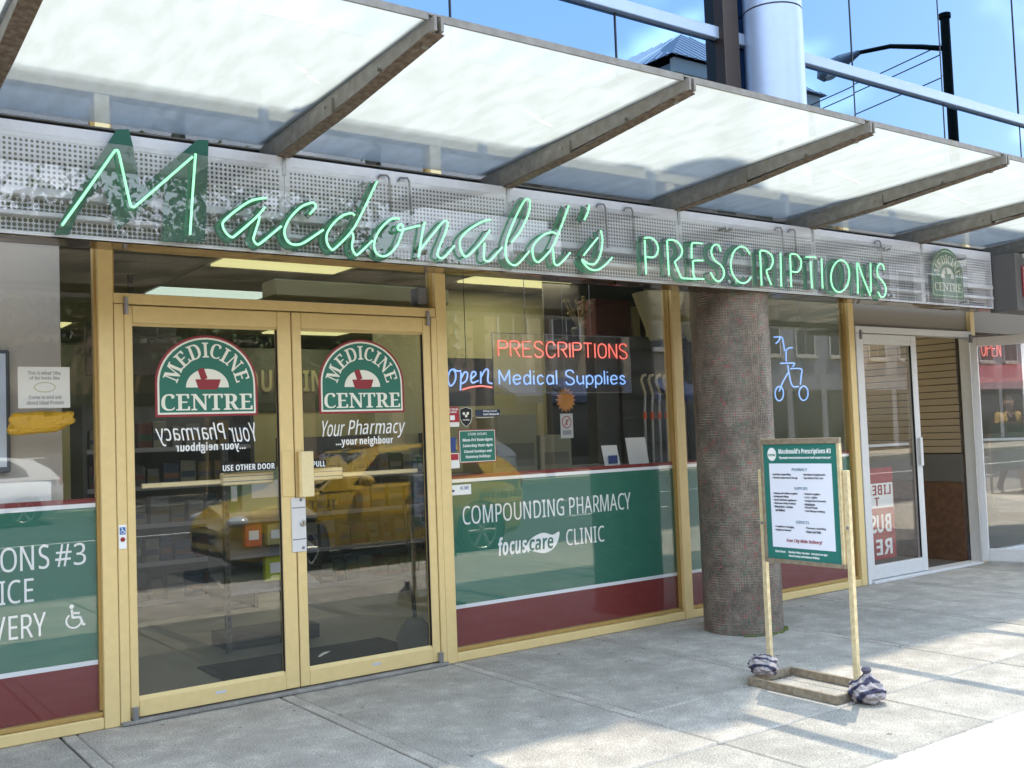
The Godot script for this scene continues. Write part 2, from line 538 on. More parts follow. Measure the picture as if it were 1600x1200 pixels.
func _ready() -> void:
	rng.seed = 7
	# ----- camera -----
	var cam := Camera3D.new()
	cam.name = "camera"
	cam.position = Vector3(0, 1.395, 5.483)
	cam.rotation_degrees = Vector3(2.844, -35.899, -2.133)
	cam.fov = 40.815
	cam.near = 0.05
	cam.far = 600.0
	cam.current = true
	add_child(cam)
	# ----- sky, sun, exposure -----
	var env := Environment.new()
	env.background_mode = Environment.BG_SKY
	var sm := ProceduralSkyMaterial.new()
	sm.sky_top_color = Color(0.47, 0.555, 0.67)
	sm.sky_horizon_color = Color(0.78, 0.79, 0.80)
	sm.sky_curve = 0.22
	sm.ground_bottom_color = Color(0.30, 0.30, 0.30)
	sm.ground_horizon_color = Color(0.55, 0.58, 0.60)
	sm.sun_angle_max = 12.0
	sm.sky_cover = cloud_cover()
	sm.sky_cover_modulate = Color(0.8, 0.8, 0.8)
	var sky := Sky.new()
	sky.sky_material = sm
	env.sky = sky
	env.background_energy_multiplier = 1.4
	env.tonemap_mode = Environment.TONE_MAPPER_LINEAR
	env.tonemap_exposure = 6.2
	env.sdfgi_enabled = true
	env.ssao_enabled = true
	env.ssil_enabled = true
	var we := WorldEnvironment.new()
	we.name = "world_environment"
	we.environment = env
	add_child(we)
	var sun := DirectionalLight3D.new()
	sun.name = "sun"
	sun.light_energy = 1.12
	sun.light_color = Color(1.0, 0.965, 0.90)
	sun.light_angular_distance = 0.55
	sun.shadow_enabled = true
	add_child(sun)
	sun.look_at_from_position(Vector3.ZERO, Vector3(-0.32, -1.0, 0.2), Vector3.RIGHT)
	make_materials()
	# ----- the large structure -----
	ground_and_pavement()
	shop_front()
	shop_doors()
	upper_storey()
	canopy()
	mosaic_column()
	neighbour_shop()
	interior_shell()
	# ----- things -----
	fascia_sign()
	pavement_stand()
	window_signs()
	window_stickers()
	interior_things()
	street_side()
	print("built ", get_child_count(), " top-level nodes")


func cloud_cover() -> ImageTexture:
	var w := 768
	var h := 384
	var f := FastNoiseLite.new()
	f.seed = 11
	f.frequency = 1.5
	f.fractal_octaves = 6
	f.fractal_gain = 0.55
	f.domain_warp_enabled = true
	f.domain_warp_amplitude = 0.35
	var im := Image.create(w, h, false, Image.FORMAT_RGBA8)
	for y in h / 2 + 4:
		var up := PI * (0.5 - (y + 0.5) / h)
		for x in w:
			var a := TAU * (x + 0.5) / w
			var d := Vector3(cos(up) * cos(a), sin(up), cos(up) * sin(a))
			var q := d / (absf(d.y) + 0.25)
			var k := f.get_noise_3d(q.x * 0.9, d.y, q.z * 1.6)
			im.set_pixel(x, y, Color(1, 1, 1, clampf((k - 0.16) * 2.4, 0, 0.75)))
	return ImageTexture.create_from_image(im)


func make_materials() -> void:
	# concrete flags: blotches, exposed grit and a few stains
	var n := 1024
	var fa := FastNoiseLite.new()
	fa.seed = 3
	fa.frequency = 0.006
	fa.fractal_octaves = 5
	var fb := FastNoiseLite.new()
	fb.seed = 5
	fb.frequency = 0.2
	fb.fractal_octaves = 2
	var fc := FastNoiseLite.new()
	fc.seed = 9
	fc.frequency = 0.02
	fc.fractal_octaves = 3
	var ia := fa.get_seamless_image(n, n).get_data()
	var ib := fb.get_seamless_image(n, n).get_data()
	var icn := fc.get_seamless_image(n, n).get_data()
	var out := PackedByteArray()
	out.resize(n * n * 3)
	for k in n * n:
		var a := ia[k] / 255.0
		var b := ib[k] / 255.0
		var c := icn[k] / 255.0
		var g := 0.79 + (a - 0.5) * 0.16 + (b - 0.5) * 0.40 + (c - 0.5) * 0.04
		# scuffs where the paste has worn off the grit
		if c > 0.60 and a > 0.45:
			g += minf((c - 0.60) * 0.35, 0.045) * (0.4 + b)
		elif c < 0.30:
			g -= (0.30 - c) * 0.2
		g = clampf(g, 0.1, 1.0)
		out[k * 3] = int(g * 255)
		out[k * 3 + 1] = int(g * 253)
		out[k * 3 + 2] = int(g * 246)
	# trodden gum and drip marks
	var sr := RandomNumberGenerator.new()
	sr.seed = 12
	for k in 40:
		var cx := sr.randi() % n
		var cy := sr.randi() % n
		var rr := sr.randf_range(1.5, 6.0)
		var dark := sr.randf_range(0.66, 0.92)
		for y in range(-9, 10):
			for x in range(-9, 10):
				if Vector2(x, y * sr.randf_range(0.9, 1.1)).length() < rr:
					var id := (posmod(cy + y, n) * n + posmod(cx + x, n)) * 3
					for j in 3:
						out[id + j] = int(out[id + j] * dark)
	var ct := ImageTexture.create_from_image(Image.create_from_data(n, n, false, Image.FORMAT_RGB8, out))
	var grit := noise_tex(0.25, Color.BLACK, Color.WHITE, 21, 3)
	for k in 3:
		var m := dress(mat("concrete%d" % k, [Color(0.745, 0.725, 0.685), Color(0.715, 0.695, 0.655), Color(0.76, 0.735, 0.695)][k], 0.9), ct, 0.42, grit, 0.12)
		m.uv1_offset = Vector3(0.37 * k, 0.21 * k, 0.63 * k)
	dress(mat("asphalt", Color(0.36, 0.36, 0.365), 0.92), noise_tex(0.3, Color(0.55, 0.55, 0.55), Color.WHITE, 31, 3), 0.8, grit, 0.2)
	dress(mat("kerb", Color(0.62, 0.61, 0.59), 0.9), ct, 0.6, grit, 0.1)
	mat("soil", Color(0.24, 0.20, 0.15), 1.0)
	mat("road_paint", Color(0.85, 0.85, 0.82), 0.7)
	var wear := noise_tex(0.03, Color(0.96, 0.96, 0.96), Color.WHITE, 41, 5)
	dress(mat("gold", Color(0.85, 0.755, 0.53), 0.40, 0.2), wear, 0.9)
	dress(mat("gold_dark", Color(0.68, 0.56, 0.32), 0.45, 0.3), wear, 0.9)
	mat("gasket", Color(0.03, 0.03, 0.03), 0.7)
	dress(mat("white_aluminium", Color(0.80, 0.80, 0.79), 0.45, 0.1), wear, 1.1)
	mat("steel", Color(0.62, 0.63, 0.64), 0.3, 0.85)
	mat("lock_plate", Color(0.78, 0.80, 0.83), 0.35, 0.5)
	glass("clear_glass", Color(0.38, 0.40, 0.34), 0.045)
	glass("acrylic", Color(0.42, 0.44, 0.40), 0.13)
	mat("mirror_glass", Color(0.36, 0.465, 0.575), 0.0, 1.0)
	mat("film_green", Color(0.0, 0.375, 0.30), 0.55)
	mat("film_red", Color(0.43, 0.03, 0.055), 0.55)
	mat("film_white", Color(0.86, 0.87, 0.87), 0.6)
	mat("letter_white", Color(0.88, 0.89, 0.88), 0.55)
	mat("logo_green", Color(0.11, 0.40, 0.33), 0.55)
	mat("logo_red", Color(0.52, 0.13, 0.16), 0.55)
	mat("logo_white", Color(0.86, 0.86, 0.80), 0.6)
	mat("black", Color(0.03, 0.03, 0.035), 0.5)
	mat("dark_grey", Color(0.22, 0.22, 0.22), 0.6)
	mat("mid_grey", Color(0.45, 0.45, 0.46), 0.6)
	mat("paper", Color(0.86, 0.86, 0.83), 0.85)
	mat("ink", Color(0.12, 0.12, 0.13), 0.8)
	# canopy: glass that years of grime have made milky
	var milk := mat("milky_glass", Color(0.655, 0.665, 0.675, 0.53), 0.5)
	milk.transparency = BaseMaterial3D.TRANSPARENCY_ALPHA
	milk.backlight_enabled = true
	milk.backlight = Color(0.97, 1.0, 0.99)
	milk.albedo_texture = noise_tex(0.006, Color(0.935, 0.935, 0.925), Color.WHITE, 51, 7, 1024, 0.2)
	milk.uv1_triplanar = true
	milk.uv1_world_triplanar = true
	milk.uv1_scale = Vector3(1.6, 1.0, 0.5)
	dress(mat("galvanised", Color(0.52, 0.51, 0.48), 0.5, 0.3), noise_tex(0.02, Color(0.84, 0.81, 0.77), Color.WHITE, 61, 6), 1.3)
	dress(mat("rusty", Color(0.47, 0.44, 0.40), 0.7, 0.2), noise_tex(0.03, Color(0.55, 0.45, 0.40), Color.WHITE, 63, 6), 1.5)
	dress(mat("perforated", Color(0.83, 0.84, 0.87), 0.42, 0.35), wear, 1.0)
	mat("bracket_grey", Color(0.5, 0.5, 0.5), 0.6)
	var sof := mat("bright_soffit", Color(0.40, 0.34, 0.28), 0.10, 0.9)
	sof.heightmap_enabled = true
	sof.heightmap_texture = noise_tex(0.01, Color.BLACK, Color.WHITE, 71, 2, 256)
	sof.heightmap_scale = 0.5
	sof.uv1_triplanar = true
	sof.uv1_world_triplanar = true
	sof.uv1_scale = Vector3.ONE * 0.8
	mat("board_green", Color(0.04, 0.33, 0.28), 0.5)
	glow("neon_green", Color(0.22, 0.93, 0.56), 0.185)
	glow("neon_red", Color(1.0, 0.25, 0.14), 0.18)
	glow("neon_blue", Color(0.38, 0.64, 1.0), 0.18)
	glow("light_panel", Color(0.98, 0.96, 0.66), 0.135)
	glow("light_panel_cool", Color(0.88, 0.97, 0.90), 0.14)
	dress(mat("blue_grey_metal", Color(0.60, 0.66, 0.74), 0.40, 0.3), wear, 0.4)
	mat("bronze", Color(0.20, 0.16, 0.13), 0.4, 0.5)
	dress(mat("render_wall", Color(0.55, 0.54, 0.52), 0.9), ct, 0.3)
	dress(mat("ceiling_tile", Color(0.62, 0.60, 0.53), 0.9), noise_tex(0.05, Color(0.85, 0.85, 0.85), Color.WHITE, 81), 0.8)
	mat("shop_wall", Color(0.60, 0.59, 0.46), 0.9)
	mat("shop_floor", Color(0.40, 0.40, 0.36), 0.55)
	dress(mat("mat_rubber", Color(0.10, 0.10, 0.105), 0.9), noise_tex(0.2, Color(0.6, 0.6, 0.6), Color.WHITE, 83), 2.0)
	mat("partition", Color(0.72, 0.69, 0.64), 0.85)
	dress(mat("cream_metal", Color(0.86, 0.80, 0.62), 0.45, 0.2), wear, 2.0)
	dress(mat("timber", Color(0.42, 0.30, 0.22), 0.6), noise_tex(0.02, Color(0.7, 0.7, 0.7), Color.WHITE, 85), 1.0)
	mat("tan_board", Color(0.58, 0.52, 0.42), 0.7)


# ---------- ground ----------
func ground_and_pavement() -> void:
	var g := structure("ground")
	part(g, "ground_sheet", bx(-250, -0.5, -250, 300, -0.30, 300), mat("soil", Color.WHITE))
	var p := structure("pavement")
	var xs := []
	for k in range(-7, 15):
		xs.append(2.30 + 1.13 * k)
	var zs := [-0.06, 1.63, 2.22, 3.36, 4.46, 4.84]
	var border := bx(0.006, -0.1, 0.006, 0.0715, 0.0, 1.684, 0.004).mesh()
	part(p, "bedding", bx(xs[0], -0.28, -0.06, xs[-1], -0.02, 4.84), mats.soil)
	var cache := {}
	for r in zs.size() - 1:
		for k in xs.size() - 1:
			var kind: int = rng.randi() % 3
			var key := "%d" % r
			if not cache.has(key):
				cache[key] = bx(0.0765 if r == 0 else 0.006, -0.1, 0.006, 1.124, 0.0, zs[r + 1] - zs[r] - 0.006, 0.007).mesh()
			var o := part(p, "slab", cache[key], mats["concrete%d" % kind])
			o.position = Vector3(xs[k], rng.randf_range(-0.0025, 0.0), zs[r])
			o.rotation.x = rng.randf_range(-0.0008, 0.0008)
			if r == 0:
				# a tooled margin along the joint
				var t := part(p, "slab_margin", border, mats["concrete%d" % ((kind + 1) % 3)])
				t.position = o.position + Vector3(0, -0.001, 0)
	var st := structure("street")
	part(st, "asphalt", bx(-90, -0.29, 5.0, 110, -0.13, 20.0), mats.asphalt)
	part(st, "lane_line", bx(-90, -0.13, 12.9, 110, -0.126, 13.02), mats.road_paint)
	for k in 26:
		part(st, "lane_dash", bx(-60 + k * 6, -0.13, 9.3, -57.5 + k * 6, -0.126, 9.41), mats.road_paint)
	var kb := structure("kerb")
	for k in 24:
		part(kb, "kerb_stone", bx(-6 + k * 1.5, -0.29, 4.845, -4.506 + k * 1.5, 0.0, 5.0, 0.012), mats.kerb)
	var far := structure("far_pavement")
	part(far, "far_paving", bx(-90, -0.29, 20.0, 110, 0.0, 25.0), mats.concrete1)


# ---------- the shop front ----------
const MULLIONS = [[-2.8, -2.72], [-0.74, -0.66], [1.375, 1.45], [3.40, 3.478], [5.465, 5.55], [7.58, 7.655]]


func shop_front() -> void:
	var s := thing("pharmacy_shop_front", "gold framed pharmacy shop front with green and dark red window film", "shop front")
	var gold: Material = mats.gold
	for a in MULLIONS:
		var o := part(s, "mullion", bx(a[0], 0.0, -0.11, a[1], 3.24, 0.0, 0.003), gold)
		# glazing stop on each side of the mullion
		part(o, "glazing_stop", bx(a[0] - 0.014, 0.09, -0.075, a[0] - 0.0005, 3.18, -0.03), mats.gold_dark)
		part(o, "glazing_stop", bx(a[1] + 0.0005, 0.09, -0.075, a[1] + 0.014, 3.18, -0.03), mats.gold_dark)
	part(s, "head_rail", bx(-2.8, 3.242, -0.11, 9.55, 3.32, 0.0, 0.003), gold)
	for k in MULLIONS.size() - 1:
		var x0: float = MULLIONS[k][1]
		var x1: float = MULLIONS[k + 1][0]
		if k == 2:
			# over the doors
			part(s, "door_header", bx(x0 + 0.001, 2.152, -0.10, x1 - 0.001, 2.208, -0.002, 0.004), gold)
			part(s, "transom_pane", bx(x0 + 0.002, 2.21, -0.055, x1 - 0.002, 3.24, -0.049), mats.clear_glass)
			continue
		part(s, "sill", bx(x0 + 0.001, 0.0, -0.10, x1 - 0.001, 0.058, -0.004, 0.004), gold)
		part(s, "sill_bead", bx(x0 + 0.001, 0.06, -0.085, x1 - 0.001, 0.082, -0.022, 0.003), mats.gold_dark)
		part(s, "window_pane", bx(x0 + 0.002, 0.083, -0.055, x1 - 0.002, 3.24, -0.049), mats.clear_glass)
		var f := part(s, "window_film", bx(x0 + 0.012, 0.340, -0.0595, x1 - 0.012, 1.108, -0.0575), mats.film_green)
		part(f, "dark_red_band", bx(x0 + 0.012, 0.084, -0.0595, x1 - 0.012, 0.316, -0.0575), mats.film_red)
		part(f, "white_line", bx(x0 + 0.012, 0.3165, -0.0595, x1 - 0.012, 0.3395, -0.0575), mats.film_white)
		part(f, "white_line", bx(x0 + 0.012, 1.1085, -0.0595, x1 - 0.012, 1.130, -0.0575), mats.film_white)
		part(f, "red_line", bx(x0 + 0.012, 1.1305, -0.0595, x1 - 0.012, 1.156, -0.0575), mats.film_red)
		if k == 1:
			var st := text_tool()
			var z := Vector3(0, 0, -0.0573)
			letters(st, "PRESCRIPTIONS", 0.31, 0.822, 1.137, 0.94, "sans", z)
			letters(st, "#3", 1.165, 0.825, 1.31, 0.935, "sans", z)
			letters(st, "SERVICE", 0.66, 0.668, 1.064, 0.782, "sans", z)
			letters(st, "DELIVERY", 0.66, 0.496, 1.118, 0.61, "sans", z)
			part(f, "lettering", st.commit(), mats.letter_white)
			part(f, "wheelchair_symbol", wheelchair(1.25, 0.568, 0.115, -0.0573), mats.letter_white)
		if k == 3:
			var st := text_tool()
			var z := Vector3(0, 0, -0.0573)
			letters(st, "COMPOUNDING PHARMACY", 3.585, 0.838, 5.02, 0.955, "sans", z)
			letters(st, "CLINIC", 4.418, 0.630, 4.76, 0.74, "sans", z)
			letters(st, "focus.", 3.845, 0.615, 4.10, 0.735, "sans_bold", z, Vector3.RIGHT, Vector3.UP, 0.08)
			part(f, "lettering", st.commit(), mats.letter_white)
			var leaf := MB.new()
			leaf.prism(smooth2([4.06, 0.640, 4.12, 0.705, 4.22, 0.735, 4.30, 0.715, 4.36, 0.73, 4.34, 0.66, 4.29, 0.615, 4.22, 0.60, 4.14, 0.618], 4), Vector3(0, 0, -0.0573), Vector3.RIGHT, Vector3.UP, 0, 0.001)
			part(f, "leaf_shape", leaf, mats.letter_white)
			st = text_tool()
			letters(st, "care", 4.10, 0.625, 4.30, 0.70, "sans_bold", Vector3(0, 0, -0.056), Vector3.RIGHT, Vector3.UP, 0.08)
			part(f, "lettering", st.commit(), mats.film_green)
	part(s, "door_closer_box", bx(3.315, 2.235, -0.16, 3.385, 2.345, -0.062, 0.006), mats.mid_grey)
	# a masonry nib carries the frame to the right of the column
	part(s, "plinth", bx(5.56, -0.02, -0.10, 7.655, 0.0005, 0.02), mats.kerb)
	# bright soffit between the sign and the glass
	var so := MB.new()
	so.prism(PackedVector2Array([Vector2(-0.80, 2.312), Vector2(-0.80, 2.325), Vector2(-0.002, 2.448), Vector2(-0.002, 2.435)]), Vector3(-2.8, 0, 0), Vector3(0, 0, -1), Vector3.UP, 0.0, 12.4)
	part(s, "soffit", so, mats.bright_soffit)


func wheelchair(x: float, y: float, h: float, z: float) -> MB:
	var m := MB.new()
	var k := h / 1.15
	var o := Vector3(0, 0, z)
	var disc := PackedVector2Array()
	for a in 14:
		disc.append(Vector2(x - 0.12 * k + cos(TAU * a / 14) * 0.11 * k, y + 0.52 * k + sin(TAU * a / 14) * 0.11 * k))
	m.prism(disc, o, Vector3.RIGHT, Vector3.UP, 0, 0.001)
	for s in [[-0.12, 0.38, -0.08, -0.02, 0.28, -0.04, 0.42, -0.44, 0.52, -0.40], [-0.10, 0.20, 0.26, 0.16]]:
		var q := []
		for j in range(0, s.size(), 2):
			q.append(x + s[j] * k)
			q.append(y + s[j + 1] * k)
		ribbon2(m, smooth2(q, 1), z, 0.055 * k, 0.001)
	var arc := []
	for a in 13:
		var t := deg_to_rad(125.0 + a * 18.0)
		arc.append(x - 0.02 * k + cos(t) * 0.36 * k)
		arc.append(y - 0.18 * k + sin(t) * 0.36 * k)
	ribbon2(m, smooth2(arc, 1), z, 0.04 * k, 0.001)
	return m


func arch_poly(cx: float, y0: float, w: float, rise: float, h: float, inset: float) -> PackedVector2Array:
	# straight sides up to rise, an elliptic arch above
	var p := PackedVector2Array()
	p.append(Vector2(cx - w / 2 + inset, y0 + inset))
	p.append(Vector2(cx + w / 2 - inset, y0 + inset))
	for k in 25:
		var a := PI * k / 24
		p.append(Vector2(cx + cos(a) * (w / 2 - inset), y0 + rise + sin(a) * (h - rise - inset)))
	return p


func half_disc(cx: float, cy: float, rx: float, ry: float) -> PackedVector2Array:
	var p := PackedVector2Array()
	for k in 21:
		var a := PI * k / 20
		p.append(Vector2(cx + cos(a) * rx, cy + sin(a) * ry))
	return p


func arch_logo(parent: Node, cx: float, y0: float, w: float, h: float, z: float) -> void:
	# layered film: red edge, white line, green field, white letters, a mortar in a white half moon
	var rise := h * 0.40
	var o := Vector3(0, 0, z)
	var f := part(parent, "logo", MB.new().prism(arch_poly(cx, y0, w, rise, h, 0), o, Vector3.RIGHT, Vector3.UP, 0, 0.001), mats.logo_red)
	part(f, "white_line", MB.new().prism(arch_poly(cx, y0, w, rise, h, w * 0.022), o, Vector3.RIGHT, Vector3.UP, 0.0011, 0.0018), mats.logo_white)
	part(f, "green_field", MB.new().prism(arch_poly(cx, y0, w, rise, h, w * 0.040), o, Vector3.RIGHT, Vector3.UP, 0.0019, 0.0026), mats.logo_green)
	var my := y0 + h * 0.355
	part(f, "half_moon", MB.new().prism(half_disc(cx, my, w * 0.21, h * 0.23), o, Vector3.RIGHT, Vector3.UP, 0.0027, 0.0034), mats.logo_white)
	var st := text_tool()
	letters(st, "CENTRE", cx - w * 0.445, y0 + h * 0.075, cx + w * 0.445, y0 + h * 0.275, "serif_bold", o + Vector3(0, 0, 0.0028))
	arc_letters(st, "MEDICINE", cx, y0 + h * 0.36, w * 0.285, h * 0.185, 172, 8, z + 0.0028, "serif_bold", 0.92)
	part(f, "lettering", st.commit(), mats.logo_white)
	var b := MB.new()
	b.prism(PackedVector2Array([Vector2(cx - w * 0.12, my + h * 0.10), Vector2(cx + w * 0.13, my + h * 0.10), Vector2(cx + w * 0.105, my), Vector2(cx + w * 0.085, my - h * 0.025), Vector2(cx - w * 0.075, my - h * 0.025), Vector2(cx - w * 0.095, my)]), o, Vector3.RIGHT, Vector3.UP, 0.0036, 0.0042)
	ribbon2(b, PackedVector2Array([Vector2(cx - w * 0.03, my + h * 0.10), Vector2(cx - w * 0.065, my + h * 0.23)]), z + 0.0036, w * 0.032, 0.0006)
	part(f, "mortar_and_pestle", b, mats.logo_red)


func shop_doors() -> void:
	var s: Node = get_node("pharmacy_shop_front")
	var gold: Material = mats.gold
	for side in 2:
		var x0: float = [1.503, 2.434][side]
		var x1: float = [2.428, 3.357][side]
		var g0: float = [1.546, 2.490][side]
		var g1: float = [2.345, 3.302][side]
		part(s, "door_jamb", bx([1.452, 3.360][side], 0.0, -0.10, [1.500, 3.398][side], 2.150, 0.004, 0.003), gold)
		var d := Node3D.new()
		d.name = "door"
		s.add_child(d, true)
		part(d, "stile", bx(x0, 0.028, -0.05, g0, 2.145, -0.004, 0.004), gold)
		part(d, "stile", bx(g1, 0.028, -0.05, x1, 2.145, -0.004, 0.004), gold)
		part(d, "top_rail", bx(g0 + 0.0005, 2.052, -0.05, g1 - 0.0005, 2.145, -0.005, 0.004), gold)
		part(d, "bottom_rail", bx(g0 + 0.0005, 0.028, -0.05, g1 - 0.0005, 0.110, -0.005, 0.002), gold)
		# sloping glazing beads
		var bead := MB.new()
		bead.prism(PackedVector2Array([Vector2(0.005, 0.1105), Vector2(0.024, 0.1305), Vector2(0.024, 0.1105)]), Vector3(g0 + 0.001, 0, 0), Vector3(0, 0, -1), Vector3.UP, 0.0, (g1 - g0 - 0.002))
		part(d, "glazing_bead", bead, gold)
		bead = MB.new()
		bead.prism(PackedVector2Array([Vector2(0.005, 2.0515), Vector2(0.024, 2.0515), Vector2(0.024, 2.0385)]), Vector3(g0 + 0.001, 0, 0), Vector3(0, 0, -1), Vector3.UP, 0.0, (g1 - g0 - 0.002))
		part(d, "glazing_bead", bead, gold)
		part(d, "glass", bx(g0 + 0.001, 0.112, -0.031, g1 - 0.001, 2.05, -0.025), mats.clear_glass)
		part(d, "gasket", bx(g1 - 0.006, 0.13, -0.024, g1 - 0.001, 2.04, -0.008), mats.gasket)
		# the push bar inside, with its housing by the meeting stiles
		part(d, "push_bar", bx(g0 + 0.06, 1.186, -0.115, g1 - 0.012, 1.212, -0.095, 0.004), mats.cream_metal)
		var hb := part(d, "bar_housing", bx([2.035, 2.50][side], 1.175, -0.125, [2.335, 2.765][side], 1.245, -0.075, 0.006), mats.cream_metal)
		part(hb, "groove", bx([2.035, 2.50][side], 1.222, -0.0745, [2.335, 2.765][side], 1.226, -0.0735), mats.mid_grey)
		part(hb, "groove", bx([2.035, 2.50][side], 1.194, -0.0745, [2.335, 2.765][side], 1.199, -0.0735), mats.mid_grey)
		# pivots
		var px: float = [1.512, 3.338][side]
		var pv := MB.new()
		pv.tube([Vector3(px, 2.095, 0.008), Vector3(px, 2.185, 0.008)], 0.0125, 12)
		part(d, "pivot", pv, mats.steel)
		pv = MB.new()
		pv.tube([Vector3(px + 0.01, 0.012, 0.010), Vector3(px + 0.01, 0.085, 0.010)], 0.017, 12)
		part(d, "pivot", pv, mats.steel)
		part(d, "maker_plate", bx([1.945, 2.885][side], 0.073, -0.005, [2.000, 2.940][side], 0.088, -0.0035), mats.lock_plate)
		# film lettering on the glass
		var z := -0.0245
		arch_logo(d, [1.944, 2.884][side], 1.560, 0.565, 0.44, z)
		var st := text_tool()
		var o := Vector3(0, 0, z)
		var ax := Vector3.RIGHT
		if side == 0:
			# this leaf's slogan is read from inside: mirrored
			letters(st, "Your", -2.225, 1.415, -2.07, 1.520, "sans", o + Vector3(0, 0, 0.0017), Vector3.LEFT, Vector3.UP, 0.18)
			letters(st, "Pharmacy", -2.045, 1.405, -1.675, 1.525, "sans", o + Vector3(0, 0, 0.0017), Vector3.LEFT, Vector3.UP, 0.18)
			letters(st, "...your neighbour", -2.150, 1.360, -1.765, 1.420, "sans_bold", o + Vector3(0, 0, 0.0017), Vector3.LEFT)
			letters(st, "USE OTHER DOOR", 2.018, 1.258, 2.318, 1.290, "sans_bold", o + Vector3(0, 0, 0.0012))
			part(d, "lettering", st.commit(), mats.letter_white)
			part(d, "letter_backing", bx(2.012, 1.252, z, 2.324, 1.296, z + 0.001), mats.ink)
		else:
			letters(st, "Your", 2.600, 1.428, 2.748, 1.520, "sans", o, ax, Vector3.UP, 0.18)
			letters(st, "Pharmacy", 2.775, 1.408, 3.152, 1.522, "sans", o, ax, Vector3.UP, 0.18)
			letters(st, "...your neighbour", 2.700, 1.360, 3.080, 1.420, "sans_bold", o)
			letters(st, "PULL", 2.55, 1.256, 2.628, 1.288, "sans_bold", o + Vector3(0, 0, 0.0012))
			part(d, "lettering", st.commit(), mats.letter_white)
			part(d, "letter_backing", bx(2.545, 1.250, z, 2.634, 1.294, z + 0.001), mats.ink)
		if side == 0:
			part(d, "push_plate", bx(2.352, 1.098, -0.004, 2.424, 1.354, 0.002, 0.0015), gold)
		else:
			part(d, "pull_handle", bx(2.452, 1.090, 0.022, 2.530, 1.348, 0.034, 0.003), mats.cream_metal)
			part(d, "handle_arm", bx(2.440, 1.090, -0.004, 2.4515, 1.348, 0.034, 0.002), gold)
			var lp := part(d, "lock_plate", bx(2.400, 0.782, -0.003, 2.487, 1.088, 0.003, 0.0015), mats.lock_plate)
			var cy := MB.new()
			cy.lathe([Vector2(0.019, 0.0), Vector2(0.019, 0.005), Vector2(0.014, 0.008), Vector2(0.0, 0.008)], Vector3(2.466, 0.942, 0.003), Vector3.BACK, 20)
			part(lp, "lock_cylinder", cy, mats.steel)
			part(lp, "keyhole", bx(2.4645, 0.934, 0.0112, 2.4675, 0.950, 0.0118), mats.black)
			for y in [1.028, 0.850]:
				part(lp, "slot", bx(2.404, y, 0.003, 2.484, y + 0.006, 0.0036), mats.mid_grey)
			for q in [Vector2(2.458, 1.074), Vector2(2.466, 0.803)]:
				var sc := MB.new()
				sc.lathe([Vector2(0.009, 0.0), Vector2(0.007, 0.003), Vector2(0.0, 0.003)], Vector3(q.x, q.y, 0.003), Vector3.BACK, 12)
				part(lp, "screw", sc, mats.mid_grey)
	part(s, "threshold", bx(1.452, 0.0, -0.12, 3.398, 0.020, 0.03, 0.005), mats.kerb)
	# push-button plate for the door on the left jamb
	var b := part(s, "door_button_plate", bx(1.456, 0.890, 0.0045, 1.493, 1.012, 0.009, 0.001), mats.letter_white)
	part(b, "blue_square", bx(1.460, 0.963, 0.0092, 1.489, 1.000, 0.0098), mat("sign_blue", Color(0.12, 0.36, 0.60), 0.5))
	part(b, "wheelchair_symbol", wheelchair(1.4745, 0.981, 0.028, 0.0099), mats.letter_white)
	var rb := MB.new()
	rb.lathe([Vector2(0.012, 0.0), Vector2(0.011, 0.005), Vector2(0.0, 0.006)], Vector3(1.4745, 0.938, 0.009), Vector3.BACK, 16)
	part(b, "red_button", rb, mat("button_red", Color(0.55, 0.08, 0.08), 0.4))


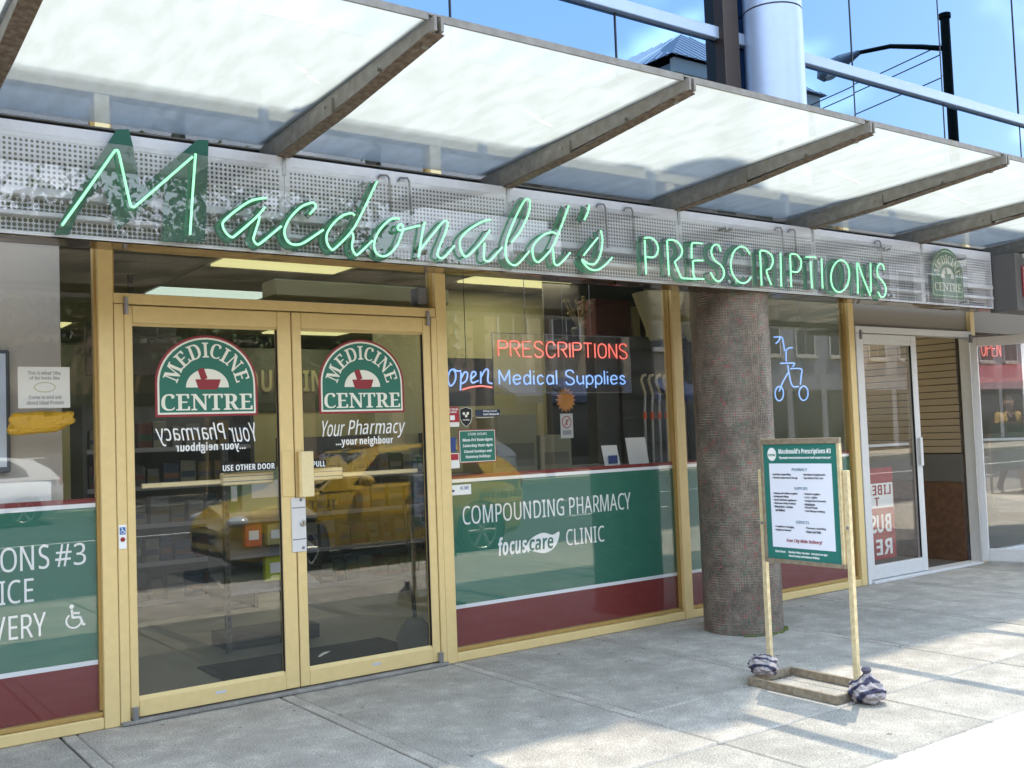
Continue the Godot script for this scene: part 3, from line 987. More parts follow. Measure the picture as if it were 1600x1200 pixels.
# ---------- the storeys above ----------
func upper_storey() -> void:
	var u := thing("glass_upper_storeys", "mirror glass upper storeys with pale blue metal frames above the canopy", "building")
	part(u, "ledge", bx(-9.0, 3.322, -1.30, 17.0, 3.40, 0.02), mats.render_wall)
	part(u, "core", bx(-9.0, 3.41, -9.0, 17.0, 12.60, -1.05), mats.black)
	var xs := [-9.0]
	for k in 5:
		xs.append(-4.075 + 1.65 * k)
	xs.append_array([4.175, 5.84, 7.14, 9.12, 10.76, 12.41, 14.06, 15.7, 17.0])
	xs.sort()
	# opaque spandrel boards behind the canopy, below the first glass
	for k in xs.size() - 1:
		if xs[k + 1] - xs[k] > 0.2:
			part(u, "spandrel_board", bx(xs[k] + 0.006, 3.42, -0.93, xs[k + 1] - 0.006, 4.25, -0.89), mats.spandrel if mats.has("spandrel") else mat("spandrel", Color(0.45, 0.44, 0.41), 0.8))
	for r in 4:
		var y0: float = [4.262, 5.06, 7.56, 10.06][r]
		var y1: float = [4.94, 7.44, 9.94, 12.44][r]
		for k in xs.size() - 1:
			var w: float = xs[k + 1] - xs[k]
			if w < 0.2:
				continue
			var o := part(u, "pane", bx(0.006, -(y1 - y0) / 2, -0.006, w - 0.006, (y1 - y0) / 2, 0.0), mats.mirror_glass)
			o.position = Vector3(xs[k], (y0 + y1) / 2, -0.9)
			o.rotation.x = rng.randf_range(-0.0022, 0.0022)
			o.rotation.y = rng.randf_range(-0.0015, 0.0015)
		for k in xs.size():
			part(u, "joint", bx(xs[k] - 0.006, y0, -0.93, xs[k] + 0.006, y1, -0.893), mats.black)
		part(u, "frame_rail", bx(-9.0, y1 + 0.004, -0.98, 17.0, y1 + 0.116, -0.845, 0.006), mats.blue_grey_metal)
	part(u, "frame_rail", bx(-9.0, 3.404, -0.98, 17.0, 3.416, -0.845), mats.blue_grey_metal)
	part(u, "parapet", bx(-9.0, 12.565, -1.05, 17.0, 12.74, -0.86, 0.01), mats.blue_grey_metal)
	part(u, "bronze_mullion", bx(7.06, 3.402, -0.99, 7.26, 12.56, -0.78, 0.006), mats.bronze)
	var c := MB.new()
	c.lathe([Vector2(0.272, 3.40), Vector2(0.272, 5.235)], Vector3(7.64, 0, -0.70), Vector3.UP, 48)
	part(u, "column_casing", c, mats.blue_grey_metal)
	c = MB.new()
	c.lathe([Vector2(0.262, 5.235), Vector2(0.262, 5.25)], Vector3(7.64, 0, -0.70), Vector3.UP, 48)
	part(u, "casing_joint", c, mats.dark_grey)
	c = MB.new()
	c.lathe([Vector2(0.272, 5.25), Vector2(0.272, 12.56)], Vector3(7.64, 0, -0.70), Vector3.UP, 48)
	part(u, "column_casing", c, mats.blue_grey_metal)


# ---------- canopy ----------
func canopy_y(z: float) -> float:
	return 2.903 + (z - 0.6) * 0.042


func canopy() -> void:
	var c := thing("glass_canopy", "milky glass canopy on tapered steel beams over the pavement", "canopy")
	var glass_box := MB.new()
	glass_box.prism(PackedVector2Array([Vector2(-0.60, canopy_y(0.6)), Vector2(-2.235, canopy_y(2.235)), Vector2(-2.235, canopy_y(2.235) + 0.012), Vector2(-0.60, canopy_y(0.6) + 0.012)]), Vector3.ZERO, Vector3(0, 0, -1), Vector3.UP, 0.0, 1.331)
	var gm := glass_box.mesh()
	# two tapered plates with a gap, a cover strip on top and a heavier shoe near the wall
	var plate := MB.new()
	var t0 := canopy_y(0.3) - 0.012
	var t1 := canopy_y(2.27) + 0.004
	for dx in [-0.021, 0.009]:
		plate.prism(PackedVector2Array([Vector2(-0.30, t0), Vector2(-2.27, t1), Vector2(-2.27, t1 - 0.056), Vector2(-1.20, canopy_y(1.2) - 0.092), Vector2(-0.30, t0 - 0.10)]), Vector3(dx, 0, 0), Vector3(0, 0, -1), Vector3.UP, 0.0, 0.012)
	var pm := plate.mesh()
	var shoe := MB.new()
	for dx in [-0.0335, 0.0215]:
		shoe.prism(PackedVector2Array([Vector2(-0.30, t0 - 0.02), Vector2(-1.42, canopy_y(1.42) - 0.03), Vector2(-1.42, canopy_y(1.42) - 0.098), Vector2(-0.30, t0 - 0.115)]), Vector3(dx, 0, 0), Vector3(0, 0, -1), Vector3.UP, 0.0, 0.012)
	var sm := shoe.mesh()
	var flange := MB.new()
	flange.prism(PackedVector2Array([Vector2(-0.30, t0 - 0.116), Vector2(-1.44, canopy_y(1.44) - 0.099), Vector2(-2.25, t1 - 0.0575), Vector2(-2.25, t1 - 0.063), Vector2(-1.44, canopy_y(1.44) - 0.105), Vector2(-0.30, t0 - 0.122)]), Vector3(-0.034, 0, 0), Vector3(0, 0, -1), Vector3.UP, 0.0, 0.068)
	var fm := flange.mesh()
	var cap := MB.new()
	cap.prism(PackedVector2Array([Vector2(-0.60, canopy_y(0.6) + 0.0125), Vector2(-2.25, canopy_y(2.25) + 0.0125), Vector2(-2.25, canopy_y(2.25) + 0.020), Vector2(-0.60, canopy_y(0.6) + 0.020)]), Vector3(-0.03, 0, 0), Vector3(0, 0, -1), Vector3.UP, 0.0, 0.06)
	var cm := cap.mesh()
	for k in range(-3, 9):
		var x := 2.05 + 1.345 * k
		var b := part(c, "beam", pm, mats.galvanised)
		b.position.x = x
		part(b, "shoe_plate", sm, mats.galvanised)
		part(b, "bottom_flange", fm, mats.rusty)
		part(b, "glass_clamp", cm, mats.galvanised)
		for z in [1.0, 1.36, 1.85]:
			var y := canopy_y(z) - 0.055
			var bolt := MB.new()
			bolt.tube([Vector3(-0.040, y, z), Vector3(0.040, y, z)], 0.008, 6)
			part(b, "bolt", bolt, mats.galvanised)
		var hook := bx(-0.012, t1 - 0.085, 2.15, 0.012, t1 - 0.0635, 2.17)
		part(b, "drip_hook", hook, mats.galvanised)
		# the hanger post at the wall and the turnbuckle tie down to the beam
		var p := part(c, "hanger_post", bx(x - 0.018, canopy_y(0.62) + 0.022, 0.56, x + 0.018, 3.52, 0.61), mats.galvanised)
		part(p, "tie_plate", bx(x - 0.008, 3.28, 0.611, x + 0.008, 3.40, 0.74), mats.galvanised)
		var tie := MB.new()
		tie.tube([Vector3(x, 3.33, 0.72), Vector3(x, 2.985, 1.30)], 0.013, 8)
		tie.tube([Vector3(x, 3.24, 0.871), Vector3(x, 3.10, 1.107)], 0.026, 8)
		part(p, "turnbuckle_tie", tie, mats.galvanised)
		part(p, "foot_plate", bx(x - 0.008, canopy_y(1.3) + 0.021, 1.22, x + 0.008, 3.03, 1.42), mats.galvanised)
		if k < 8:
			var g := part(c, "glass_panel", gm, mats.milky_glass)
			g.position.x = x + 0.007
			var e := part(c, "front_edge", bx(x + 0.03, canopy_y(2.236) - 0.006, 2.2365, x + 1.315, canopy_y(2.236) + 0.024, 2.246), mats.galvanised)
			e.set_meta("label", "thin galvanised strip along the canopy's outer edge")
	# rear gutter angle and the bearers back to the wall
	part(c, "wall_angle", bx(-2.1, 2.79, 0.50, 12.9, 2.875, 0.515), mats.galvanised)
	part(c, "wall_angle", bx(-2.1, 2.876, 0.50, 12.9, 2.884, 0.60), mats.galvanised)
	for k in range(-3, 9):
		var x := 2.05 + 1.345 * k
		part(c, "wall_bearer", bx(x - 0.03, 2.70, 0.001, x + 0.03, 2.78, 0.60, 0.003), mats.galvanised)


# ---------- mosaic column ----------
func mosaic_column() -> void:
	var c := thing("mosaic_column", "round column clad in dark mosaic with scattered red tiles", "column", Vector3(5.49, 0, 0.53))
	var core := MB.new()
	core.lathe([Vector2(0.2665, 0.0), Vector2(0.2665, 2.78)], Vector3.ZERO, Vector3.UP, 84)
	var grout := dress(mat("grout", Color(0.86, 0.84, 0.79), 0.9), noise_tex(0.015, Color(0.25, 0.23, 0.22), Color(1.0, 1.0, 1.0), 91, 5, 512, 0.25), 0.9)
	part(c, "grout_core", core, grout)
	var r := RandomNumberGenerator.new()
	r.seed = 77
	var f := FastNoiseLite.new()
	f.seed = 15
	f.frequency = 1.7
	var t := MB.new()
	t.tinted = true
	var cols := 98
	var rows := 160
	var h := 2.77 / rows
	for j in rows:
		# sheets of tiles are set slightly out of true
		var shift := 0.25 * floorf(j / 15.0) * 0.31
		for k in cols:
			var a0 := TAU * (k + 0.06 + shift) / cols
			var a1 := TAU * (k + 0.94 + shift) / cols
			var am := (a0 + a1) / 2
			var y0 := j * h + 0.0012
			var y1 := (j + 1) * h - 0.0012
			var g := r.randf_range(0.105, 0.175) * (0.85 + 0.5 * f.get_noise_3d(cos(am), y0 * 2.0, sin(am)))
			t.tint = Color(g * 1.26, g * 1.04, g * 0.82)
			if r.randf() < 0.035:
				t.tint = Color(r.randf_range(0.19, 0.27), 0.09, 0.075)
			elif r.randf() < 0.05:
				t.tint = Color(g * 0.8, g * 1.15, g * 0.85)
			var ro := 0.2700 + r.randf_range(-0.0008, 0.0008)
			var p := [Vector3(cos(a0), 0, sin(a0)), Vector3(cos(a1), 0, sin(a1))]
			var ri := 0.2664
			var c00: Vector3 = p[0] * ro + Vector3(0, y0, 0)
			var c10: Vector3 = p[1] * ro + Vector3(0, y0, 0)
			var c11: Vector3 = p[1] * ro + Vector3(0, y1, 0)
			var c01: Vector3 = p[0] * ro + Vector3(0, y1, 0)
			var d00: Vector3 = p[0] * ri + Vector3(0, y0, 0)
			var d10: Vector3 = p[1] * ri + Vector3(0, y0, 0)
			var d11: Vector3 = p[1] * ri + Vector3(0, y1, 0)
			var d01: Vector3 = p[0] * ri + Vector3(0, y1, 0)
			t.quad(c10, c00, c01, c11)
			t.quad(c00, d00, d01, c01)
			t.quad(d10, c10, c11, d11)
			t.quad(c01, d01, d11, c11)
			t.quad(c10, d10, d00, c00)
	var tm := mat("mosaic_tile", Color.WHITE, 0.45)
	tm.vertex_color_use_as_albedo = true
	var o := part(c, "mosaic_tiles", t, tm)
	o.set_meta("kind", "stuff")
	# moss at the foot, a ragged collar of small clumps
	var mo := MB.new()
	for k in 60:
		var a := r.randf_range(0.15, 2.4)
		var d := 0.272 + r.randf_range(0.0, 0.022)
		mo.ball(Vector3(cos(a) * d, 0.002, sin(a) * d), Vector3(r.randf_range(0.006, 0.016), r.randf_range(0.003, 0.008), r.randf_range(0.006, 0.016)), 6, 4)
	var ms := part(c, "moss", mo, mat("moss", Color(0.34, 0.38, 0.16), 1.0))
	ms.set_meta("kind", "stuff")


# ---------- the shop next door ----------
func neighbour_shop() -> void:
	var s := thing("neighbour_shop_front", "neighbouring shop entrance with white framed glass doors standing open", "shop front")
	var wa: Material = mats.white_aluminium
	part(s, "mullion", bx(9.50, 0.0, -0.11, 9.575, 3.24, -0.001, 0.003), mats.gold)
	part(s, "mullion", bx(11.60, 0.0, -0.11, 11.675, 3.24, -0.001, 0.003), mats.gold)
	part(s, "jamb", bx(7.665, 0.0, -0.10, 7.715, 2.175, 0.006, 0.003), wa)
	part(s, "jamb", bx(9.44, 0.0, -0.10, 9.49, 2.175, 0.006, 0.003), wa)
	part(s, "head", bx(7.665, 2.177, -0.10, 9.49, 2.235, 0.006, 0.003), wa)
	part(s, "threshold", bx(7.717, 0.0, -0.12, 9.438, 0.025, 0.03, 0.004), wa)
	part(s, "transom_panel", bx(7.657, 2.237, -0.08, 9.498, 3.24, -0.04), mat("grey_panel", Color(0.50, 0.47, 0.42), 0.7))
	part(s, "transom_panel", bx(9.577, 2.237, -0.08, 11.598, 3.24, -0.04), mat("grey_panel", Color.WHITE))
	part(s, "window_pane", bx(9.577, 0.10, -0.055, 11.598, 2.235, -0.049), mats.clear_glass)
	part(s, "sill", bx(9.577, 0.0, -0.10, 11.598, 0.098, -0.01, 0.004), wa)
	for side in 2:
		var d := Node3D.new()
		d.name = "door"
		s.add_child(d, true)
		var w := 0.86
		part(d, "stile", bx(0.0, 0.03, -0.022, 0.062, 2.170, 0.022, 0.004), wa)
		part(d, "stile", bx(w - 0.085, 0.03, -0.022, w, 2.170, 0.022, 0.004), wa)
		part(d, "top_rail", bx(0.0625, 2.08, -0.0215, w - 0.0855, 2.170, 0.0215, 0.004), wa)
		part(d, "bottom_rail", bx(0.0625, 0.03, -0.0215, w - 0.0855, 0.15, 0.0215, 0.004), wa)
		part(d, "glass", bx(0.0625, 0.1505, -0.003, w - 0.0855, 2.0795, 0.003), mats.clear_glass)
		part(d, "push_bar", bx(0.03, 1.17, -0.062, w - 0.09, 1.195, -0.045, 0.004), wa)
		if side == 0:
			part(d, "gasket", bx(w - 0.092, 0.16, 0.0035, w - 0.0856, 2.075, 0.020), mats.gasket)
			part(d, "pull_handle", bx(w - 0.075, 0.98, 0.045, w - 0.035, 1.24, 0.060, 0.004), wa)
			part(d, "handle_post", bx(w - 0.070, 0.99, 0.0225, w - 0.050, 1.23, 0.0447), wa)
			d.position = Vector3(7.72, 0, -0.03)
		else:
			d.position = Vector3(9.42, 0, 0.03)
			d.rotation.y = deg_to_rad(-67.0)
			part(d, "door_closer", bx(0.02, 2.172, -0.02, 0.24, 2.19, 0.02), mats.mid_grey)
		var pv := MB.new()
		pv.tube([Vector3(0.012, 2.12, 0.03), Vector3(0.012, 2.20, 0.03)], 0.017, 12)
		part(d, "pivot", pv, mats.mid_grey)
	solid("door_wedge", bx(-0.09, 0.0, -0.045, 0.09, 0.03, 0.045, 0.003), mat("wedge_wood", Color(0.72, 0.47, 0.28), 0.7), "orange brown wooden wedge under the open white door", "door wedge", Vector3(9.58, 0, 0.50), 0.5)
	# inside: slatted wall, ledge and timber front along the right-hand side
	var w := thing("slatted_shop_wall", "tan slatted display wall over a brown timber base inside the open door", "display wall")
	for k in 30:
		part(w, "slat", bx(9.47, 1.06 + k * 0.068, -4.2, 9.49, 1.122 + k * 0.068, -0.16, 0.004), mats.tan_board)
	part(w, "slat_backing", bx(9.492, 1.05, -4.2, 9.50, 3.15, -0.16), mats.dark_grey)
	part(w, "grey_band", bx(9.465, 0.78, -4.2, 9.50, 1.05, -0.16), mat("grey_band", Color(0.36, 0.35, 0.33), 0.6))
	part(w, "timber_base", bx(9.46, 0.0, -4.2, 9.50, 0.775, -0.16), mats.timber)
	var r := structure("neighbour_room")
	part(r, "floor", bx(7.62, -0.02, -5.0, 12.0, 0.004, -0.12), mat("vinyl_floor", Color(0.34, 0.33, 0.32), 0.5))
	part(r, "back_wall", bx(7.62, 0.0, -5.1, 12.0, 3.3, -5.0), mats.tan_board)
	part(r, "side_wall", bx(11.9, 0.0, -5.0, 12.0, 3.3, -0.12), mats.tan_board)
	part(r, "ceiling", bx(7.62, 3.0, -5.0, 12.0, 3.06, -0.12), mats.ceiling_tile)
	var nl := thing("ceiling_light", "added light panel, out of view, in the neighbouring shop ceiling", "ceiling light", Vector3(8.2, 3.0, -2.2))  # unseen panel and area light, added to brighten the slatted wall
	part(nl, "frame", bx(0.0, -0.03, 0.0, 1.2, -0.001, 0.6), mats.white_aluminium)
	part(nl, "diffuser", bx(0.05, -0.036, 0.05, 1.15, -0.0305, 0.55), mats.light_panel)
	var na := AreaLight3D.new()
	na.name = "panel_light"
	na.area_size = Vector2(1.1, 0.5)
	na.light_energy = 0.55
	na.light_color = Color(1.0, 0.96, 0.84)
	na.shadow_enabled = true
	na.position = Vector3(0.6, -0.05, 0.3)
	na.rotation_degrees.x = -90
	nl.add_child(na)
	# red and white poster hung behind the left-hand door glass, its face to the room
	var p := thing("reversed_poster", "red poster with white reversed lettering behind the closed white door", "poster", Vector3(8.10, 0, -0.16))
	part(p, "sheet", bx(-0.20, 0.16, -0.012, 0.24, 0.98, -0.008), mat("poster_red", Color(0.55, 0.10, 0.11), 0.7))
	part(p, "white_band", bx(-0.19, 0.62, -0.0078, 0.23, 0.84, -0.0070), mats.paper)
	var st := text_tool()
	letters(st, "BUS", -0.18, 0.40, 0.12, 0.56, "sans_bold", Vector3(0, 0, -0.006), Vector3.LEFT)
	letters(st, "RE", -0.18, 0.20, 0.06, 0.34, "sans_bold", Vector3(0, 0, -0.006), Vector3.LEFT)
	part(p, "lettering", st.commit(), mats.paper)
	st = text_tool()
	letters(st, "LIBER", -0.20, 0.735, 0.17, 0.825, "sans_bold", Vector3(0, 0, -0.0055), Vector3.LEFT)
	letters(st, "T", -0.02, 0.635, 0.05, 0.715, "sans_bold", Vector3(0, 0, -0.0055), Vector3.LEFT)
	part(p, "lettering", st.commit(), mat("poster_red", Color.WHITE))
	# the next sign box along the fascia
	var b := thing("red_sign_box", "dark grey sign box with a red face beside the perforated fascia", "sign")
	part(b, "case", bx(8.47, 2.285, 0.78, 11.8, 2.765, 1.02, 0.004), mat("case_grey", Color(0.33, 0.33, 0.33), 0.6))
	part(b, "clear_cover", bx(8.48, 2.30, 1.075, 11.8, 2.75, 1.080), mats.acrylic)
	part(b, "red_face", bx(8.56, 2.40, 1.0215, 11.6, 2.66, 1.03), mat("sign_red", Color(0.55, 0.06, 0.10), 0.5))
	for k in 3:
		var st2 := MB.new()
		st2.tube([Vector3(8.62 + k * 1.2, 2.72, 1.021), Vector3(8.62 + k * 1.2, 2.72, 1.0745)], 0.012, 10)
		part(b, "standoff", st2, mats.steel)
	# red neon by the open leaf
	var n := thing("red_neon_sign", "small red neon letters hung inside the neighbour's window", "neon sign", Vector3(9.95, 2.02, -0.16))
	part(n, "hanger", bx(0.0, 0.16, -0.004, 0.36, 0.168, 0.004), mats.dark_grey)
	stroke_word(n, "OPEN", 0.0, 0.36, 0.0, 0.15, 0.0, 0.006, mats.neon_red)


# ---------- inside the pharmacy ----------
func interior_shell() -> void:
	var r := structure("pharmacy_room")
	part(r, "floor", bx(-3.0, -0.03, -9.5, 7.60, 0.0, -0.115), mats.shop_floor)
	part(r, "back_wall", bx(-3.0, 0.0, -9.6, 7.60, 3.3, -9.5), mats.shop_wall)
	part(r, "side_wall", bx(-3.1, 0.0, -9.5, -3.0, 3.3, -0.115), mats.shop_wall)
	part(r, "side_wall", bx(7.60, 0.0, -9.5, 7.618, 3.3, -0.115), mats.shop_wall)
	part(r, "cross_wall", bx(4.75, 0.0, -3.35, 7.60, 2.895, -3.30), mats.shop_wall)
	# ceiling tiles of 0.61 m by 1.22 m on a thin grid
	part(r, "ceiling_slab", bx(-3.0, 2.96, -9.5, 7.60, 3.04, -0.9), mats.dark_grey)
	part(r, "bulkhead", bx(-3.0, 2.905, -0.93, 7.60, 3.30, -0.90), mats.ceiling_tile)
	var tile := bx(0.004, 0.0, 0.004, 1.216, 0.02, 0.606).mesh()
	for i in 9:
		for j in 14:
			if lights_at().has(Vector2i(i, j)):
				continue
			var o := part(r, "ceiling_tile", tile, mats.ceiling_tile)
			o.position = Vector3(-3.15 + i * 1.22, 2.90, -9.65 + j * 0.61)
	for p in lights_at():
		var x: float = -3.15 + p.x * 1.22
		var z: float = -9.65 + p.y * 0.61
		var cool: bool = p.y == 8
		var l := thing("ceiling_light", "lit fluorescent ceiling panel, %s" % LIGHT_PLACE[lights_at().find(p)], "ceiling light", Vector3(x, 2.90, z), 0.0, "fluorescent panels in the pharmacy ceiling")
		part(l, "frame", bx(0.004, 0.012, 0.004, 1.216, 0.05, 0.606), mats.white_aluminium)
		part(l, "diffuser", bx(0.05, -0.006, 0.06, 1.17, 0.0118, 0.55, 0.004), mats.light_panel_cool if cool else mats.light_panel)
		var a := AreaLight3D.new()
		a.name = "panel_light"
		a.area_size = Vector2(1.1, 0.48)
		a.light_energy = 0.26
		a.light_color = Color(1.0, 0.97, 0.82)
		a.shadow_enabled = true
		a.position = Vector3(0.61, -0.02, 0.305)
		a.rotation_degrees.x = -90
		l.add_child(a)


const LIGHT_PLACE = ["over the left door leaf, nearer row", "over the left door leaf, second row back", "above the hanging neon signs", "behind the beige partition", "over the far left aisle", "over the far middle aisle", "far back on the right"]


func lights_at() -> Array:
	return [Vector2i(5, 11), Vector2i(5, 8), Vector2i(7, 11), Vector2i(3, 11), Vector2i(4, 3), Vector2i(7, 3), Vector2i(8, 6)]


# ---------- neon fascia sign ----------
func perforated_sheet(w: float, rows: int, cols: int, h: float, r: float) -> ArrayMesh:
	# a sheet with real round holes: every cell is a square ring round an octagon
	var m := MB.new()
	var px := w / cols
	var py := h / rows
	for i in cols:
		for j in rows:
			var c := Vector3((i + 0.5) * px, (j + 0.5) * py, 0)
			for k in 8:
				var a0 := TAU * (k - 0.5) / 8
				var a1 := TAU * (k + 0.5) / 8
				var q0 := Vector3(cos(a0), sin(a0), 0)
				var q1 := Vector3(cos(a1), sin(a1), 0)
				var e0 := Vector3(q0.x * px * 0.5, q0.y * py * 0.5, 0) / maxf(absf(q0.x), absf(q0.y))
				var e1 := Vector3(q1.x * px * 0.5, q1.y * py * 0.5, 0) / maxf(absf(q1.x), absf(q1.y))
				if k % 2 == 1:
					# a corner of the cell lies in this sector
					var co := Vector3(signf(q0.x + q1.x) * px * 0.5, signf(q0.y + q1.y) * py * 0.5, 0)
					m.tri(c + e0, c + co, c + e1)
				m.quad(c + q0 * r, c + e0, c + e1, c + q1 * r)
	return m.mesh()


func fascia_sign() -> void:
	var s := thing("neon_fascia_sign", "long perforated metal fascia with green neon script and capitals", "neon sign")
	var pm: Material = mats.perforated
	# holes in three bands, with plain bars between
	var seg := 1.345 - 0.05
	var up := perforated_sheet(seg, 10, 60, 0.212, 0.0068)
	var mid := perforated_sheet(seg, 3, 60, 0.063, 0.0092)
	var low := perforated_sheet(seg, 3, 60, 0.063, 0.0092)
	for k in range(-3, 5):
		var x := 2.05 + 1.345 * k
		var w := 1.345
		if k == 4:
			w = 8.455 - x
		var p := Node3D.new()
		p.name = "perforated_panel"
		s.add_child(p, true)
		for a in [[up, 2.514, 0.82], [mid, 2.4160, 0.775], [low, 2.331, 0.775]]:
			var o := part(p, "hole_band", a[0], pm)
			o.position = Vector3(x + 0.025, a[1], a[2])
			o.scale.x = (w - 0.05) / seg
		part(p, "top_margin", bx(x + 0.0015, 2.7265, 0.804, x + w - 0.0015, 2.797, 0.8205, 0.002), pm)
		part(p, "bottom_margin", bx(x + 0.0015, 2.312, 0.804, x + w - 0.0015, 2.3305, 0.8205, 0.002), pm)
		part(p, "bar", bx(x + 0.0015, 2.4795, 0.776, x + w - 0.0015, 2.5135, 0.829, 0.003), pm)
		part(p, "bar", bx(x + 0.0015, 2.3945, 0.776, x + w - 0.0015, 2.4155, 0.829, 0.003), pm)
		part(p, "side_margin", bx(x + 0.0015, 2.331, 0.774, x + 0.0248, 2.726, 0.8202), pm)
		part(p, "side_margin", bx(x + w - 0.0248, 2.331, 0.774, x + w - 0.0015, 2.726, 0.8202), pm)
		part(p, "hanger_strap", bx(x - 0.010, 2.70, 0.8215, x + 0.010, 2.83, 0.827), mats.steel)
	# the frame behind: rails that carry the sheets back to the canopy's bearers
	part(s, "back_rail", bx(-2.0, 2.70, 0.74, 8.455, 2.74, 0.775), mats.galvanised)
	# a galvanised tray, added behind and above the fascia to darken the holes
	part(s, "added_tray_back", bx(-2.0, 2.315, 0.640, 8.455, 2.79, 0.646), mats.galvanised)
	part(s, "added_tray_top", bx(-2.0, 2.791, 0.640, 8.455, 2.796, 0.803), mats.galvanised)
	part(s, "back_rail", bx(-2.0, 2.345, 0.70, 8.455, 2.375, 0.735), mats.galvanised)
	part(s, "fascia_floor", bx(-2.0, 2.306, 0.6465, 8.455, 2.3115, 0.822), mats.bright_soffit)
	# clear sheets hung in front, with stand-offs
	for a in [[-1.9, 0.72], [0.725, 2.49], [2.495, 5.14], [5.145, 6.88], [6.885, 7.97]]:
		part(s, "acrylic_sheet", bx(a[0], 2.306, 0.878, a[1], 2.731, 0.884), mats.acrylic)
		for q in [Vector2(a[0] + 0.03, 2.70), Vector2(a[1] - 0.03, 2.70), Vector2(a[0] + 0.03, 2.345), Vector2(a[1] - 0.03, 2.345)]:
			var so := MB.new()
			so.tube([Vector3(q.x, q.y, 0.8215), Vector3(q.x, q.y, 0.8775)], 0.008, 10)
			so.lathe([Vector2(0.014, 0.0), Vector2(0.013, 0.007), Vector2(0.0, 0.010)], Vector3(q.x, q.y, 0.8845), Vector3.BACK, 14)
			part(s, "standoff", so, mats.steel)
	# green backing boards behind the tubes
	var mb := PackedVector2Array()
	for k in range(0, M_BOARD.size(), 2):
		mb.append(Vector2(M_BOARD[k], M_BOARD[k + 1]))
	part(s, "letter_board", MB.new().prism(mb, Vector3(0, 0, 0.858), Vector3.RIGHT, Vector3.UP, 0, 0.008), mats.board_green)
	var boards := {}
	var last := ""
	var m: MB = null
	var word := 0
	for st in NEON:
		var pts := smooth2(st[1], 5)
		if st[0] != last or m == null:
			if m:
				part(s, "neon_letter", m, mats.neon_green)
			m = MB.new()
			last = st[0]
		tube2(m, pts, 0.915, 0.0058, 8)
		# tube supports and the black electrode ends
		for e in [0, pts.size() - 1]:
			var sp := MB.new()
			sp.tube([Vector3(pts[e].x, pts[e].y, 0.885), Vector3(pts[e].x, pts[e].y, 0.905)], 0.006, 8)
			part(s, "tube_support", sp, mats.mid_grey)
		if st[0] != "M":
			var rb := MB.new()
			ribbon2(rb, Geometry2D.offset_polyline(pts, 0.0001)[0] if false else pts, 0.858, 0.019, 0.006)
			if rb.v.size():
				part(s, "letter_board", rb, mats.board_green)
		word += 1
	part(s, "neon_letter", m, mats.neon_green)
	# cables that hang down in front of the holes in pairs
	for x in [2.62, 2.74, 4.10, 4.32, 5.72, 5.86, 6.86]:
		var c := MB.new()
		c.tube([Vector3(x - 0.055, 2.742, 0.826), Vector3(x - 0.05, 2.762, 0.835), Vector3(x - 0.01, 2.764, 0.842), Vector3(x, 2.745, 0.845), Vector3(x + 0.005, 2.50, 0.845)], 0.006, 7)
		part(s, "cable", c, mats.mid_grey)
	# the arched emblem at the right-hand end
	arch_emblem(s, 7.705, 2.362, 0.455, 0.405, 0.862)


func arch_emblem(parent: Node, cx: float, y0: float, w: float, h: float, z: float) -> void:
	var o := Vector3(0, 0, z)
	var rise := h * 0.42
	var f := part(parent, "emblem", MB.new().prism(arch_poly(cx, y0, w, rise, h, 0), o, Vector3.RIGHT, Vector3.UP, 0, 0.002), mat("emblem_edge", Color(0.24, 0.42, 0.28), 0.5))
	part(f, "emblem_line", MB.new().prism(arch_poly(cx, y0, w, rise, h, 0.017), o, Vector3.RIGHT, Vector3.UP, 0.0022, 0.003), mat("emblem_line", Color(0.72, 0.76, 0.66), 0.5))
	part(f, "emblem_field", MB.new().prism(arch_poly(cx, y0, w, rise, h, 0.024), o, Vector3.RIGHT, Vector3.UP, 0.0032, 0.004), mat("emblem_field", Color(0.30, 0.46, 0.36), 0.5))
	var my := y0 + h * 0.40
	part(f, "emblem_moon", MB.new().prism(half_disc(cx, my, w * 0.2, h * 0.22), o, Vector3.RIGHT, Vector3.UP, 0.0042, 0.005), mats.logo_white)
	var st := text_tool()
	letters(st, "CENTRE", cx - w * 0.42, y0 + h * 0.14, cx + w * 0.42, y0 + h * 0.31, "serif_bold", o + Vector3(0, 0, 0.0042))
	arc_letters(st, "MEDICINE", cx, y0 + h * 0.40, w * 0.27, h * 0.17, 170, 10, z + 0.0042, "serif_bold", 0.9)
	part(f, "emblem_lettering", st.commit(), mats.logo_white)
	var b := MB.new()
	b.prism(PackedVector2Array([Vector2(cx - w * 0.10, my + h * 0.09), Vector2(cx + w * 0.11, my + h * 0.09), Vector2(cx + w * 0.08, my - h * 0.02), Vector2(cx - w * 0.07, my - h * 0.02)]), o, Vector3.RIGHT, Vector3.UP, 0.0052, 0.006)
	ribbon2(b, PackedVector2Array([Vector2(cx - w * 0.03, my + h * 0.09), Vector2(cx - w * 0.06, my + h * 0.20)]), z + 0.0052, w * 0.025, 0.0008)
	part(f, "emblem_mortar", b, mats.emblem_edge)


